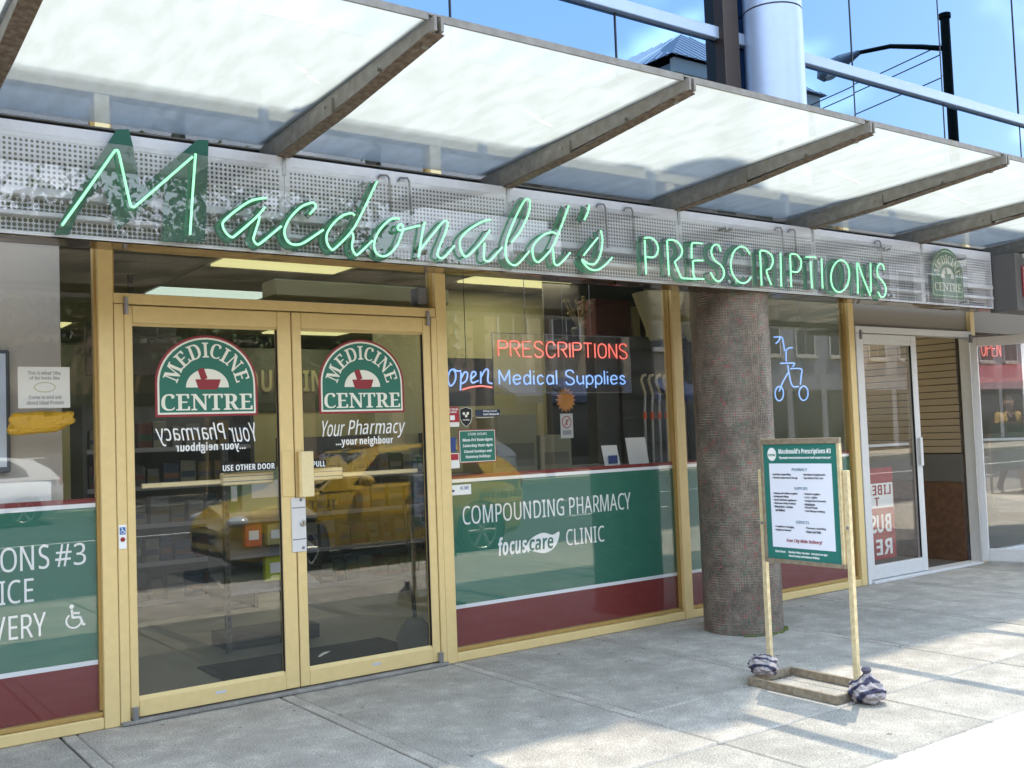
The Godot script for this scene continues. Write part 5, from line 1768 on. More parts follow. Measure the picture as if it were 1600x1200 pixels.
	for a in [[5.01, 0.15, 0.175, "small printed card standing on the window deck", 0.0], [5.25, 0.20, 0.225, "larger blank white card standing on the window deck", 0.0]]:
		var o := thing("display_card", a[3], "card", Vector3(a[0], 1.1185, -0.30))
		var pg := MB.new()
		pg.prism(PackedVector2Array([Vector2(0.0, 0.0), Vector2(0.004, 0.0), Vector2(0.044, a[2]), Vector2(0.040, a[2])]), Vector3.ZERO, Vector3(0, 0, -1), Vector3.UP, 0.0, a[1])
		part(o, "card", pg, mats.paper)
		part(o, "foot", bx(a[1] * 0.3, 0.0, -0.09, a[1] * 0.7, 0.006, -0.005), mats.dark_grey)
		if a[1] < 0.18:
			part(o, "print", bx(0.03, 0.04, -0.002, 0.12, 0.10, -0.0005), mat("sticker_blue", Color.WHITE))
	# orange sun decoration and the small notice below it
	var sun := MB.new()
	var sp := PackedVector2Array()
	for k in 32:
		var rr := 0.088 if k % 2 == 0 else 0.066
		sp.append(Vector2(cos(TAU * k / 32) * rr, sin(TAU * k / 32) * rr))
	sun.prism(sp, Vector3.ZERO, Vector3.RIGHT, Vector3.UP, -0.006, 0.006)
	var sd := solid("sun_ornament", sun, mat("ornament_orange", Color(0.66, 0.42, 0.08), 0.6), "orange sun shaped ornament hung below the neon panel", "ornament", Vector3(4.615, 1.632, -0.25))
	var sw := MB.new()
	sw.tube([Vector3(0, 0.065, 0), Vector3(0.0, 1.25, 0.0)], 0.0015, 5)
	part(sd, "thread", sw, mats.mid_grey)
	var nn := solid("round_mark_notice", bx(4.412, 1.362, -0.064, 4.522, 1.530, -0.063), mat("grey_paper", Color(0.62, 0.62, 0.60), 0.8), "grey notice with a barred red ring in the middle window", "notice")
	var rg := MB.new()
	ring2(rg, Vector2(4.467, 1.472), 0.038, 0.040, 0.0035, -0.0629, 0.0005)
	ribbon2(rg, PackedVector2Array([Vector2(4.467, 1.45), Vector2(4.467, 1.49)]), -0.0629, 0.006, 0.0003)
	ribbon2(rg, PackedVector2Array([Vector2(4.441, 1.446), Vector2(4.493, 1.498)]), -0.0629, 0.003, 0.0005)
	part(nn, "barred_ring", rg, mats.logo_red)
	part(nn, "print", bx(4.43, 1.385, -0.0629, 4.504, 1.415, -0.0624), mats.mid_grey)
	# crutches on a dark rack
	var rack := thing("walking_aid_rack", "dark slatted rack behind the hanging crutches", "rack", Vector3(6.10, 1.1185, -1.30))
	part(rack, "upright", bx(0, 0, -0.04, 0.04, 1.10, 0.0), mats.black)
	part(rack, "upright", bx(0.80, 0, -0.04, 0.84, 1.10, 0.0), mats.black)
	part(rack, "back_board", bx(-0.25, 0.0, -0.06, 1.05, 1.12, -0.041), mat("rack_board", Color(0.17, 0.17, 0.15), 0.7))
	for k in 5:
		part(rack, "bar", bx(0.041, 0.15 + k * 0.21, -0.03, 0.799, 0.17 + k * 0.21, -0.01), mats.black)
	for k in 4:
		var x := 6.00 + k * 0.085
		var cr := thing("forearm_crutch", "grey forearm crutch with an orange collar, %s of four from the left" % ["first", "second", "third", "fourth"][k], "crutch", Vector3(x, 1.1185, -0.92), 0.0, "crutches hung in the middle window")
		var sh := MB.new()
		sh.tube([Vector3(0, 0.0, 0), Vector3(0.005, 0.45, 0), Vector3(0.02, 0.58, 0)], 0.011, 8)
		part(cr, "shaft", sh, mat("crutch_grey", Color(0.55, 0.56, 0.54), 0.4, 0.4))
		var hk := MB.new()
		hk.tube([Vector3(0.02, 0.58, 0), Vector3(-0.005, 0.65, 0), Vector3(-0.02, 0.70, 0), Vector3(0.0, 0.74, 0), Vector3(0.035, 0.745, 0)], 0.012, 8)
		part(cr, "cuff", hk, mat("crutch_pale", Color(0.62, 0.58, 0.45), 0.5))
		var co := MB.new()
		co.tube([Vector3(0.004, 0.37, 0), Vector3(0.005, 0.43, 0)], 0.016, 8)
		part(cr, "collar", co, mat("collar_orange", Color(0.72, 0.26, 0.08), 0.5))
	# high shelf with boxes at the right
	var hs := thing("high_shelf", "high dark shelf carrying a red brown box near the ceiling", "shelf", Vector3(6.2, 0, -2.15))
	part(hs, "board", bx(0, 2.285, -0.35, 1.35, 2.315, 0.0), mats.dark_grey)
	part(hs, "support", bx(0.0, 0.0, -0.37, 1.35, 2.9, -0.351), mat("rack_board", Color.WHITE))
	solid("red_brown_box", bx(6.56, 2.3155, -2.42, 7.02, 2.70, -2.14, 0.006), mat("red_brown", Color(0.30, 0.10, 0.09), 0.7), "large red brown box on the high shelf", "box")
	solid("cream_box", bx(7.05, 2.3155, -2.40, 7.14, 2.64, -2.14, 0.004), mat("cream_card", Color(0.70, 0.66, 0.48), 0.8), "narrow cream box beside the red brown one", "box")
	var dr := thing("dried_branch_vase", "pale dried branches in a dark pot on the high shelf", "vase", Vector3(6.38, 2.3155, -2.2))
	var br := MB.new()
	var r := RandomNumberGenerator.new()
	r.seed = 19
	for k in 14:
		var a := Vector3(r.randf_range(-0.14, 0.14), r.randf_range(0.22, 0.40), r.randf_range(-0.05, 0.05))
		br.tube([Vector3(0, 0.08, 0), a * 0.5 + Vector3(0.02, 0.03, 0), a], 0.006, 5)
		br.ball(a, Vector3(0.025, 0.02, 0.02), 6, 4)
	part(dr, "branches", br, mat("dried", Color(0.52, 0.48, 0.36), 0.9))
	part(dr, "pot", MB.new().lathe([Vector2(0, 0), Vector2(0.06, 0), Vector2(0.075, 0.08), Vector2(0.06, 0.10), Vector2(0.0, 0.10)], Vector3.ZERO, Vector3.UP, 16), mats.dark_grey)
	# pale lampshade-like hangings near the third mullion
	for a in [[6.50, 2.20, -1.20, "pale tapered hanging cone left of the third gold mullion"], [6.98, 2.20, -1.20, "pale tapered hanging cone right of the third gold mullion"]]:
		var o := thing("hanging_cone", a[3], "decoration", Vector3(a[0], a[1], a[2]))
		part(o, "cone", MB.new().lathe([Vector2(0.10, 0.0), Vector2(0.24, 0.42)], Vector3.ZERO, Vector3.UP, 28), mat("shade_cloth", Color(0.60, 0.57, 0.44), 0.9))
		part(o, "cord", bx(-0.004, 0.30, -0.004, 0.004, 0.70, 0.004), mats.dark_grey)
		part(o, "spider", bx(-0.20, 0.30, -0.004, 0.20, 0.306, 0.004), mats.dark_grey)
	# beige screen behind the right window
	solid("beige_screen", bx(6.75, 1.1185, -1.49, 7.55, 2.88, -1.45, 0.004), mats.partition, "tall beige screen behind the blue walker sign", "screen")


# ---------- the street behind the viewer, mirrored in the glass ----------
func street_side() -> void:
	yellow_and_white_cars()
	buildings()
	trees()
	street_lamp()
	walker_person()
	weeds()


func side_z(y: float) -> float:
	return lerpf(0.845, 0.60, clampf((y - 0.96) / 0.48, 0.0, 1.0))


func make_car(called: String, label: String, paint: Material, at: Vector3, turn: float) -> Node3D:
	var c := thing(called, label, "car", at, turn)
	# nose at x = 0, tail at x = 4.15; the near side is +z
	var X := [0.0, 0.10, 0.30, 0.75, 1.15, 1.6, 2.4, 3.2, 3.75, 4.02, 4.15]
	var top := [0.56, 0.69, 0.78, 0.88, 0.97, 0.985, 0.99, 1.0, 1.02, 1.0, 0.90]
	var bot := [0.34, 0.24, 0.21, 0.20, 0.20, 0.20, 0.20, 0.20, 0.21, 0.26, 0.38]
	var hw := [0.50, 0.68, 0.78, 0.84, 0.86, 0.865, 0.865, 0.865, 0.85, 0.80, 0.66]
	var body := MB.new()
	var rings := []
	for k in X.size():
		var t: float = top[k]
		var b: float = bot[k]
		var w: float = hw[k]
		rings.append([Vector3(X[k], b, 0), Vector3(X[k], b, w * 0.86), Vector3(X[k], b + 0.10, w * 0.97), Vector3(X[k], lerpf(b, t, 0.55), w * 1.02), Vector3(X[k], lerpf(b, t, 0.80), w * 1.005), Vector3(X[k], t - 0.03, w * 0.97), Vector3(X[k], t, w * 0.90), Vector3(X[k], t + 0.02, 0)])
	for k in X.size() - 1:
		for j in 7:
			for s in [1.0, -1.0]:
				var f := Vector3(1, 1, s)
				var q := [rings[k][j] * f, rings[k + 1][j] * f, rings[k + 1][j + 1] * f, rings[k][j + 1] * f]
				body._face(q, ((q[0] + q[2]) / 2 - Vector3(clampf(q[0].x, 0.8, 3.4), 0.62, 0)))
	for e in [0, X.size() - 1]:
		for s in [1.0, -1.0]:
			for j in 7:
				body._face([Vector3(X[e], 0.6, 0), rings[e][j] * Vector3(1, 1, s), rings[e][j + 1] * Vector3(1, 1, s)], Vector3(-1 if e == 0 else 1, 0, 0))
	part(c, "body", body, paint)
	# cabin: pillars and roof in paint, windows set just proud of it
	var prof := [Vector2(1.10, 0.965), Vector2(1.45, 1.19), Vector2(1.88, 1.40), Vector2(2.4, 1.455), Vector2(3.0, 1.445), Vector2(3.55, 1.385), Vector2(3.88, 1.18), Vector2(4.03, 1.0)]
	var cab := MB.new()
	for k in prof.size() - 1:
		var p: Vector2 = prof[k]
		var q: Vector2 = prof[k + 1]
		for s in [1.0, -1.0]:
			cab._face([Vector3(p.x, p.y, s * side_z(p.y)), Vector3(q.x, q.y, s * side_z(q.y)), Vector3(q.x, q.y + 0.02, 0), Vector3(p.x, p.y + 0.02, 0)], Vector3(0, 1, 0))
			cab._face([Vector3(p.x, 0.95, s * side_z(0.95)), Vector3(q.x, 0.95, s * side_z(0.95)), Vector3(q.x, q.y, s * side_z(q.y)), Vector3(p.x, p.y, s * side_z(p.y))], Vector3(0, 0, s))
	part(c, "cabin", cab, paint)
	var dark := glass("car_glass", Color(0.04, 0.05, 0.05), 0.75)
	for s in [1.0, -1.0]:
		for poly in [[1.52, 1.01, 1.98, 1.37, 2.42, 1.395, 2.42, 1.01], [2.50, 1.01, 2.50, 1.395, 3.12, 1.375, 3.38, 1.20, 3.45, 1.04]]:
			var w := MB.new()
			var q := []
			for j in range(0, poly.size(), 2):
				q.append(Vector3(poly[j], poly[j + 1], s * (side_z(poly[j + 1]) + 0.006)))
			for j in range(1, q.size() - 1):
				w._face([q[0], q[j], q[j + 1]], Vector3(0, 0, s))
			part(c, "side_window", w, dark)
	var ws := MB.new()
	ws._face([Vector3(1.13, 0.995, -0.72), Vector3(1.13, 0.995, 0.72), Vector3(1.80, 1.385, 0.55), Vector3(1.80, 1.385, -0.55)], Vector3(-1, 1, 0))
	part(c, "windscreen", ws, dark)
	ws = MB.new()
	ws._face([Vector3(3.63, 1.36, -0.52), Vector3(3.63, 1.36, 0.52), Vector3(4.035, 1.03, 0.68), Vector3(4.035, 1.03, -0.68)], Vector3(1, 1, 0))
	part(c, "rear_window", ws, dark)
	var sp := MB.new()
	sp.prism(PackedVector2Array([Vector2(3.45, 1.415), Vector2(3.82, 1.43), Vector2(3.83, 1.41), Vector2(3.5, 1.385)]), Vector3(0, 0, -0.55), Vector3.RIGHT, Vector3.UP, 0, 1.1)
	part(c, "roof_spoiler", sp, paint)
	part(c, "grille", bx(-0.012, 0.40, -0.40, 0.02, 0.52, 0.40, 0.01), mats.black)
	part(c, "lower_grille", bx(0.02, 0.27, -0.55, 0.07, 0.36, 0.55, 0.01), mats.black)
	for s in [1.0, -1.0]:
		var hl := MB.new()
		hl.ball(Vector3(0.20, 0.665, s * 0.63), Vector3(0.16, 0.07, 0.13), 14, 8)
		part(c, "headlight", hl, mat("lamp_lens", Color(0.75, 0.76, 0.74), 0.1, 0.3))
		var tl := MB.new()
		tl.ball(Vector3(4.05, 0.90, s * 0.66), Vector3(0.09, 0.12, 0.12), 12, 8)
		part(c, "tail_light", tl, mat("tail_red", Color(0.50, 0.04, 0.04), 0.2))
		var mi := MB.new()
		mi.ball(Vector3(1.62, 1.05, s * 0.98), Vector3(0.09, 0.075, 0.11), 14, 8)
		part(c, "mirror", mi, paint)
		part(c, "door_line", bx(2.455, 0.36, minf(s * 0.884, s * 0.8805), 2.463, 0.96, maxf(s * 0.884, s * 0.8805)), mats.black)
		part(c, "door_handle", bx(2.22, 0.84, minf(s * 0.876, s * 0.90), 2.40, 0.865, maxf(s * 0.876, s * 0.90), 0.006), paint)
		part(c, "sill_trim", bx(1.15, 0.21, minf(s * 0.80, s * 0.872), 3.0, 0.27, maxf(s * 0.80, s * 0.872), 0.01), mats.black)
		for x in [0.80, 3.32]:
			var arch := MB.new()
			arch.lathe([Vector2(0.0, 0.0), Vector2(0.365, 0.0), Vector2(0.365, 0.02)], Vector3(x, 0.345, s * 0.868), Vector3(0, 0, s), 28)
			part(c, "wheel_arch", arch, mats.black)
			var wh := MB.new()
			wh.lathe([Vector2(0.20, -0.18), Vector2(0.30, -0.19), Vector2(0.318, -0.15), Vector2(0.32, 0.0), Vector2(0.305, 0.030), Vector2(0.22, 0.034), Vector2(0.20, 0.01)], Vector3(x, 0.32, s * 0.862), Vector3(0, 0, s), 32)
			var wn := part(c, "wheel", wh, mat("tyre", Color(0.07, 0.07, 0.07), 0.85))
			var rim := MB.new()
			for k in 6:
				var a := TAU * k / 6
				var d := Vector3(cos(a), sin(a), 0)
				rim.tube([Vector3(x, 0.32, s * 0.880), Vector3(x, 0.32, s * 0.885) + d * 0.205], [0.032, 0.022], 6)
			rim.lathe([Vector2(0.205, 0.022), Vector2(0.218, 0.036), Vector2(0.225, 0.036)], Vector3(x, 0.32, s * 0.862), Vector3(0, 0, s), 28)
			part(wn, "rim", rim, mat("alloy", Color(0.62, 0.62, 0.60), 0.35, 0.6))
	return c


func yellow_and_white_cars() -> void:
	var yp := mat("yellow_paint", Color(0.74, 0.60, 0.09), 0.35)
	yp.clearcoat_enabled = true
	yp.clearcoat = 0.8
	yp.clearcoat_roughness = 0.05
	var c := make_car("yellow_hatchback", "yellow hatchback parked at the near kerb, mirrored in the shop doors", yp, Vector3(4.12, -0.13, 6.36), 0.0)
	# lettering on the side that faces the shop (-z)
	var st := text_tool()
	var o := Vector3(0, 0, -0.892)
	letters(st, "JUST", -1.25, 0.74, -0.92, 0.86, "serif_bold", o, Vector3.LEFT)
	letters(st, "604 681 1111", -3.95, 0.72, -3.30, 0.80, "sans_bold", Vector3(0, 0, -0.905), Vector3.LEFT)
	part(c, "side_lettering", st.commit(), mats.ink)
	var ad := MB.new()
	ad.ball(Vector3(2.1, 1.49, 0), Vector3(0.30, 0.07, 0.16), 16, 8)
	part(c, "roof_pod", ad, yp)
	var wp := mat("white_paint", Color(0.82, 0.82, 0.81), 0.3)
	wp.clearcoat_enabled = true
	wp.clearcoat = 0.8
	make_car("white_hatchback", "white hatchback parked on the far side of the street", wp, Vector3(1.0, -0.13, 18.7), 0.0)
	var gp := mat("silver_paint", Color(0.50, 0.52, 0.54), 0.3, 0.5)
	make_car("silver_hatchback", "silver hatchback parked farther along the far kerb", gp, Vector3(13.0, -0.13, 18.7), 0.0)


func block(called: String, label: String, x0: float, x1: float, z0: float, h: float, wall: Color, floors: int, bays: int, awning := Color(0, 0, 0, 0)) -> Node3D:
	var b := thing(called, label, "building", Vector3(x0, 0, z0))
	var w := x1 - x0
	var wm := dress(mat("wall_" + called + str(x0), wall, 0.9), noise_tex(0.02, Color(0.82, 0.82, 0.82), Color.WHITE, int(absf(x0)) + 5, 5, 256), 0.25)
	part(b, "wall", bx(0, 0, 0, w, h, 12.0), wm)
	part(b, "cornice", bx(-0.15, h - 0.5, -0.25, w + 0.15, h + 0.15, -0.002), mats.partition)
	var gl := mat("far_pane", Color(0.10, 0.12, 0.14), 0.08, 0.3)
	var fh := (h - 4.4) / maxi(floors, 1)
	for f in floors:
		for k in bays:
			var cx := w * (k + 0.5) / bays
			var ww := w / bays * 0.5
			var y0 := 4.2 + f * fh + fh * 0.18
			var y1 := 4.2 + f * fh + fh * 0.80
			var o := part(b, "window", bx(cx - ww / 2 - 0.08, y0 - 0.08, -0.06, cx + ww / 2 + 0.08, y1 + 0.08, -0.001), mats.white_aluminium)
			part(o, "pane", bx(cx - ww / 2, y0, -0.075, cx - 0.03, y1, -0.061), gl)
			part(o, "pane", bx(cx + 0.03, y0, -0.075, cx + ww / 2, y1, -0.061), gl)
			part(o, "sill", bx(cx - ww / 2 - 0.15, y0 - 0.2, -0.16, cx + ww / 2 + 0.15, y0 - 0.081, -0.002), mats.partition)
	for k in bays:
		var a := w * k / bays + 0.25
		var e := w * (k + 1) / bays - 0.25
		var o := part(b, "shop_window", bx(a, 0.05, -0.05, e, 3.0, -0.001), mats.dark_grey)
		part(o, "shop_pane", bx(a + 0.12, 0.5, -0.065, e - 0.12, 2.7, -0.051), gl)
		if awning.a > 0:
			var aw := MB.new()
			aw.prism(PackedVector2Array([Vector2(0.0, 3.5), Vector2(1.5, 2.75), Vector2(1.5, 2.5), Vector2(1.45, 2.5), Vector2(1.45, 2.72), Vector2(0.0, 3.44)]), Vector3(a, 0, 0), Vector3(0, 0, -1), Vector3.UP, 0.0, (e - a))
			part(b, "awning", aw, mat("awning_%s" % awning.to_html(), awning, 0.8))
	return b


func buildings() -> void:
	block("brick_shop_block", "low red brick block with red awnings across the street at the left", -42.0, -14.0, 25.0, 8.5, Color(0.48, 0.27, 0.21), 1, 8, Color(0.55, 0.07, 0.08))
	block("brown_shop_block", "two storey brown block across the street beside the trees", -13.5, 4.0, 25.0, 6.0, Color(0.40, 0.32, 0.25), 1, 5, Color(0.16, 0.22, 0.18))
	block("beige_shop_block", "beige two storey block across the street with dark windows", 4.5, 20.5, 25.0, 7.0, Color(0.62, 0.54, 0.44), 1, 5)
	block("cream_shop_block", "cream block with tall windows across the street by the signal", 21.0, 31.0, 25.0, 7.6, Color(0.68, 0.62, 0.52), 1, 4, Color(0.14, 0.20, 0.34))
	var tj := block("red_corner_block", "red fronted block that closes the street at the far left", 0.0, 23.0, 0.0, 8.5, Color(0.42, 0.13, 0.11), 1, 6, Color(0.60, 0.06, 0.07))
	tj.position = Vector3(-24.0, 0, 1.0)
	tj.rotation.y = -PI / 2
	# the taller block with a ribbed metal hip roof
	var t := block("hip_roof_block", "tall grey block with a ribbed metal hip roof across the street", 33.3, 43.3, 25.5, 17.9, Color(0.56, 0.57, 0.60), 5, 4)
	var rf := MB.new()
	var a := Vector3(-0.5, 18.1, -0.5)
	var b := Vector3(10.5, 18.1, -0.5)
	var c := Vector3(10.5, 18.1, 12.5)
	var d := Vector3(-0.5, 18.1, 12.5)
	var r0 := Vector3(5.0, 21.6, 4.2)
	var r1 := Vector3(5.0, 21.6, 8.2)
	rf._face([a, b, r0], Vector3(0, 1, -1))
	rf._face([b, c, r1, r0], Vector3(1, 1, 0))
	rf._face([c, d, r1], Vector3(0, 1, 1))
	rf._face([d, a, r0, r1], Vector3(-1, 1, 0))
	var ro := part(t, "hip_roof", rf, mat("roof_metal", Color(0.40, 0.41, 0.44), 0.45, 0.5))
	var ribs := MB.new()
	for k in 18:
		var s := (k + 0.5) / 18.0
		var e := a.lerp(b, s)
		var m := 1.0 - absf(s - 0.5) * 2.0
		ribs.tube([e, e.lerp(Vector3(e.x, 21.6, 4.2), m)], 0.06, 5)
		var e2 := a.lerp(d, s)
		var m2 := minf(1.0, (1.0 - absf(s - 0.5) * 2.0) * 1.45)
		ribs.tube([e2, e2.lerp(Vector3(5.0, 21.6, clampf(e2.z, 4.2, 8.2)), m2)], 0.06, 5)
	part(ro, "standing_seam", ribs, mat("roof_seam", Color(0.55, 0.56, 0.60), 0.5, 0.4))
	block("grey_far_block", "far grey block beyond the hip roofed one across the street", 44.5, 60.0, 26.0, 14.5, Color(0.60, 0.60, 0.62), 4, 6)


func make_tree(label: String, at: Vector3, h: float, spread: float, seed_: int) -> void:
	var t := thing("street_tree", label, "tree", at, 0.0, "street trees on the far pavement")
	var r := RandomNumberGenerator.new()
	r.seed = seed_
	var tr := MB.new()
	tr.tube([Vector3(0, 0, 0), Vector3(0.05, h * 0.22, 0.02), Vector3(0.0, h * 0.45, 0.05), Vector3(0.1, h * 0.7, 0)], [0.20, 0.15, 0.12, 0.05], 10)
	var tips := []
	for k in 16:
		var y := h * r.randf_range(0.30, 0.62)
		var a := r.randf() * TAU
		var len := spread * r.randf_range(0.5, 0.95)
		var e := Vector3(cos(a) * len, y + h * r.randf_range(0.10, 0.30), sin(a) * len)
		tr.tube([Vector3(0.02, y, 0.03), Vector3(e.x * 0.5, y + (e.y - y) * 0.6, e.z * 0.5), e], [0.07, 0.045, 0.015], 6)
		tips.append(e)
		tips.append(e * 0.7 + Vector3(0, y * 0.3, 0))
	part(t, "trunk", tr, mat("bark", Color(0.30, 0.25, 0.20), 0.95))
	var cr := MB.new()
	cr.tinted = true
	for k in 7500:
		var c: Vector3 = tips[r.randi() % tips.size()]
		var d := Vector3(r.randfn(), r.randfn() * 0.8, r.randfn()) * spread * 0.20
		var p := c + d
		if p.y < h * 0.24:
			continue
		var u := Vector3(r.randfn(), r.randfn(), r.randfn()).normalized()
		var v := u.cross(Vector3(r.randfn(), r.randfn(), r.randfn())).normalized()
		var s := r.randf_range(0.07, 0.15)
		var g := r.randf_range(0.05, 0.11)
		cr.tint = Color(g * 0.75, g * 1.15, g * 0.30)
		cr.quad(p - u * s, p - v * s * 0.6, p + u * s, p + v * s * 0.6)
	var lm := mat("leaves", Color.WHITE, 0.7)
	lm.vertex_color_use_as_albedo = true
	lm.backlight_enabled = true
	lm.backlight = Color(0.35, 0.45, 0.15)
	part(t, "crown", cr, lm)


func trees() -> void:
	make_tree("broad street tree before the brown block, mirrored in the left door", Vector3(4.6, 0, 21.5), 8.5, 3.0, 21)
	make_tree("tall street tree before the beige block, mirrored in the fascia", Vector3(9.8, 0, 21.8), 9.5, 3.2, 22)
	make_tree("slender street tree nearer the traffic signal on the far pavement", Vector3(14.0, 0, 21.3), 7.2, 2.3, 23)
	make_tree("round street tree before the red awnings on the far pavement", Vector3(-8.0, 0, 21.5), 8.0, 2.9, 24)
	make_tree("street tree at the far left end of the opposite pavement", Vector3(-18.0, 0, 21.6), 8.6, 3.0, 25)


func street_lamp() -> void:
	var l := thing("street_lamp", "dark street lamp post with one curved arm, mirrored in the upper glass", "street lamp", Vector3(20.5, 0, 4.70))
	var dark := mat("lamp_green", Color(0.10, 0.12, 0.10), 0.6, 0.1)
	dark.metallic_specular = 0.12
	part(l, "post", MB.new().tube([Vector3(0, 0, 0), Vector3(0, 4, 0), Vector3(0, 10.0, 0)], [0.14, 0.12, 0.095], 14), dark)
	part(l, "post_cap", MB.new().lathe([Vector2(0.125, 9.96), Vector2(0.125, 10.06), Vector2(0, 10.07)], Vector3.ZERO, Vector3.UP, 14), dark)
	part(l, "base", MB.new().lathe([Vector2(0.24, 0.0), Vector2(0.24, 0.08), Vector2(0.16, 0.30), Vector2(0.15, 0.6)], Vector3.ZERO, Vector3.UP, 14), dark)
	part(l, "arm", MB.new().tube([Vector3(0, 9.30, 0), Vector3(-0.25, 9.45, 0.45), Vector3(-0.6, 9.58, 1.0), Vector3(-0.95, 9.56, 1.6)], [0.06, 0.055, 0.05, 0.045], 10), dark)
	var hd := MB.new()
	var dir := Vector3(-0.40, -0.40, 0.85).normalized()
	hd.lathe([Vector2(0.0, -0.06), Vector2(0.06, -0.05), Vector2(0.09, 0.1), Vector2(0.17, 0.35), Vector2(0.20, 0.62), Vector2(0.15, 0.88), Vector2(0.0, 0.97)], Vector3(-0.95, 9.55, 1.6), dir, 16)
	part(l, "lamp_head", hd, mat("lamp_head_grey", Color(0.45, 0.46, 0.47), 0.4, 0.3))
	var ln := MB.new()
	ln.ball(Vector3(-1.22, 9.16, 2.17), Vector3(0.13, 0.08, 0.20), 14, 8)
	part(l, "lens", ln, mat("lamp_lens", Color.WHITE))
	var p := thing("utility_pole", "plain wooden utility pole at the far kerb opposite the lamp", "pole", Vector3(20.5, 0, 20.8))
	part(p, "shaft", MB.new().tube([Vector3(0, 0, 0), Vector3(0, 10.4, 0)], [0.16, 0.11], 12), mat("bark", Color.WHITE))
	part(p, "cross_arm", bx(-0.9, 9.55, -0.06, 0.9, 9.67, 0.06, 0.01), mat("bark", Color.WHITE))
	for k in 3:
		var y0: float = [9.45, 9.25, 8.75][k]
		var pts := []
		for j in 13:
			var s := j / 12.0
			pts.append(Vector3(20.5, y0 + [0.1, 0.1, 0.05][k] * s - 0.55 * sin(PI * s), lerpf(4.83, 20.68, s)))
		solid("overhead_wire", MB.new().tube(pts, 0.013, 6), mats.black, ["topmost wire slung across the street from the lamp post", "middle wire slung across the street from the lamp post", "lowest wire slung across the street from the lamp post"][k], "wire", Vector3.ZERO, 0.0, "wires slung across the street")
	# traffic signal on the far side
	var s := thing("traffic_signal", "yellow three lens traffic signal on a far side pole", "traffic signal", Vector3(16.3, 0, 20.4))
	part(s, "pole", MB.new().tube([Vector3(0, 0, 0), Vector3(0, 5.0, 0)], 0.07, 12), dark)
	var hs := part(s, "housing", bx(-0.19, 3.75, -0.32, 0.19, 4.85, -0.08, 0.03), mat("signal_yellow", Color(0.72, 0.50, 0.08), 0.5))
	for k in 3:
		var le := MB.new()
		le.lathe([Vector2(0.13, 0.0), Vector2(0.10, 0.03), Vector2(0, 0.04)], Vector3(0, 3.93 + k * 0.36, -0.321), Vector3(0, 0, -1), 18)
		part(hs, "signal_lens", le, mat("lens%d" % k, [Color(0.05, 0.25, 0.15), Color(0.35, 0.22, 0.04), Color(0.35, 0.04, 0.03)][k], 0.3))
		var vi := MB.new()
		for j in 8:
			var a0 := PI * j / 8
			var a1 := PI * (j + 1) / 8
			vi.quad(Vector3(cos(a0) * 0.15, 3.93 + k * 0.36 + sin(a0) * 0.15, -0.32), Vector3(cos(a1) * 0.15, 3.93 + k * 0.36 + sin(a1) * 0.15, -0.32), Vector3(cos(a1) * 0.15, 3.93 + k * 0.36 + sin(a1) * 0.15, -0.55), Vector3(cos(a0) * 0.15, 3.93 + k * 0.36 + sin(a0) * 0.15, -0.55))
		part(hs, "visor", vi, mat("signal_yellow", Color.WHITE))


func weeds() -> void:
	# uncountable weeds along the kerb beside the yellow car
	var r := RandomNumberGenerator.new()
	r.seed = 31
	var m := MB.new()
	m.tinted = true
	for k in 2200:
		var x := r.randf_range(3.6, 6.6)
		var z := 4.80 + absf(r.randfn()) * -0.05 + 0.03
		if sin(x * 5.0) + sin(x * 2.3 + 1.0) < -0.3:
			continue
		var h := r.randf_range(0.02, 0.10)
		var a := r.randf() * TAU
		var d := Vector3(cos(a), 0, sin(a))
		var g := r.randf_range(0.05, 0.12)
		m.tint = Color(g * 0.9, g * 1.2, g * 0.3)
		m.tri(Vector3(x, 0, z) - d * 0.006, Vector3(x, 0, z) + d * 0.006, Vector3(x + r.randf_range(-0.04, 0.04), h, z + r.randf_range(-0.04, 0.04)))
	var lm: Material = mats.leaves
	var o := solid("kerb_weeds", m, lm, "patchy green weeds growing along the near kerb", "weeds")
	o.set_meta("kind", "stuff")


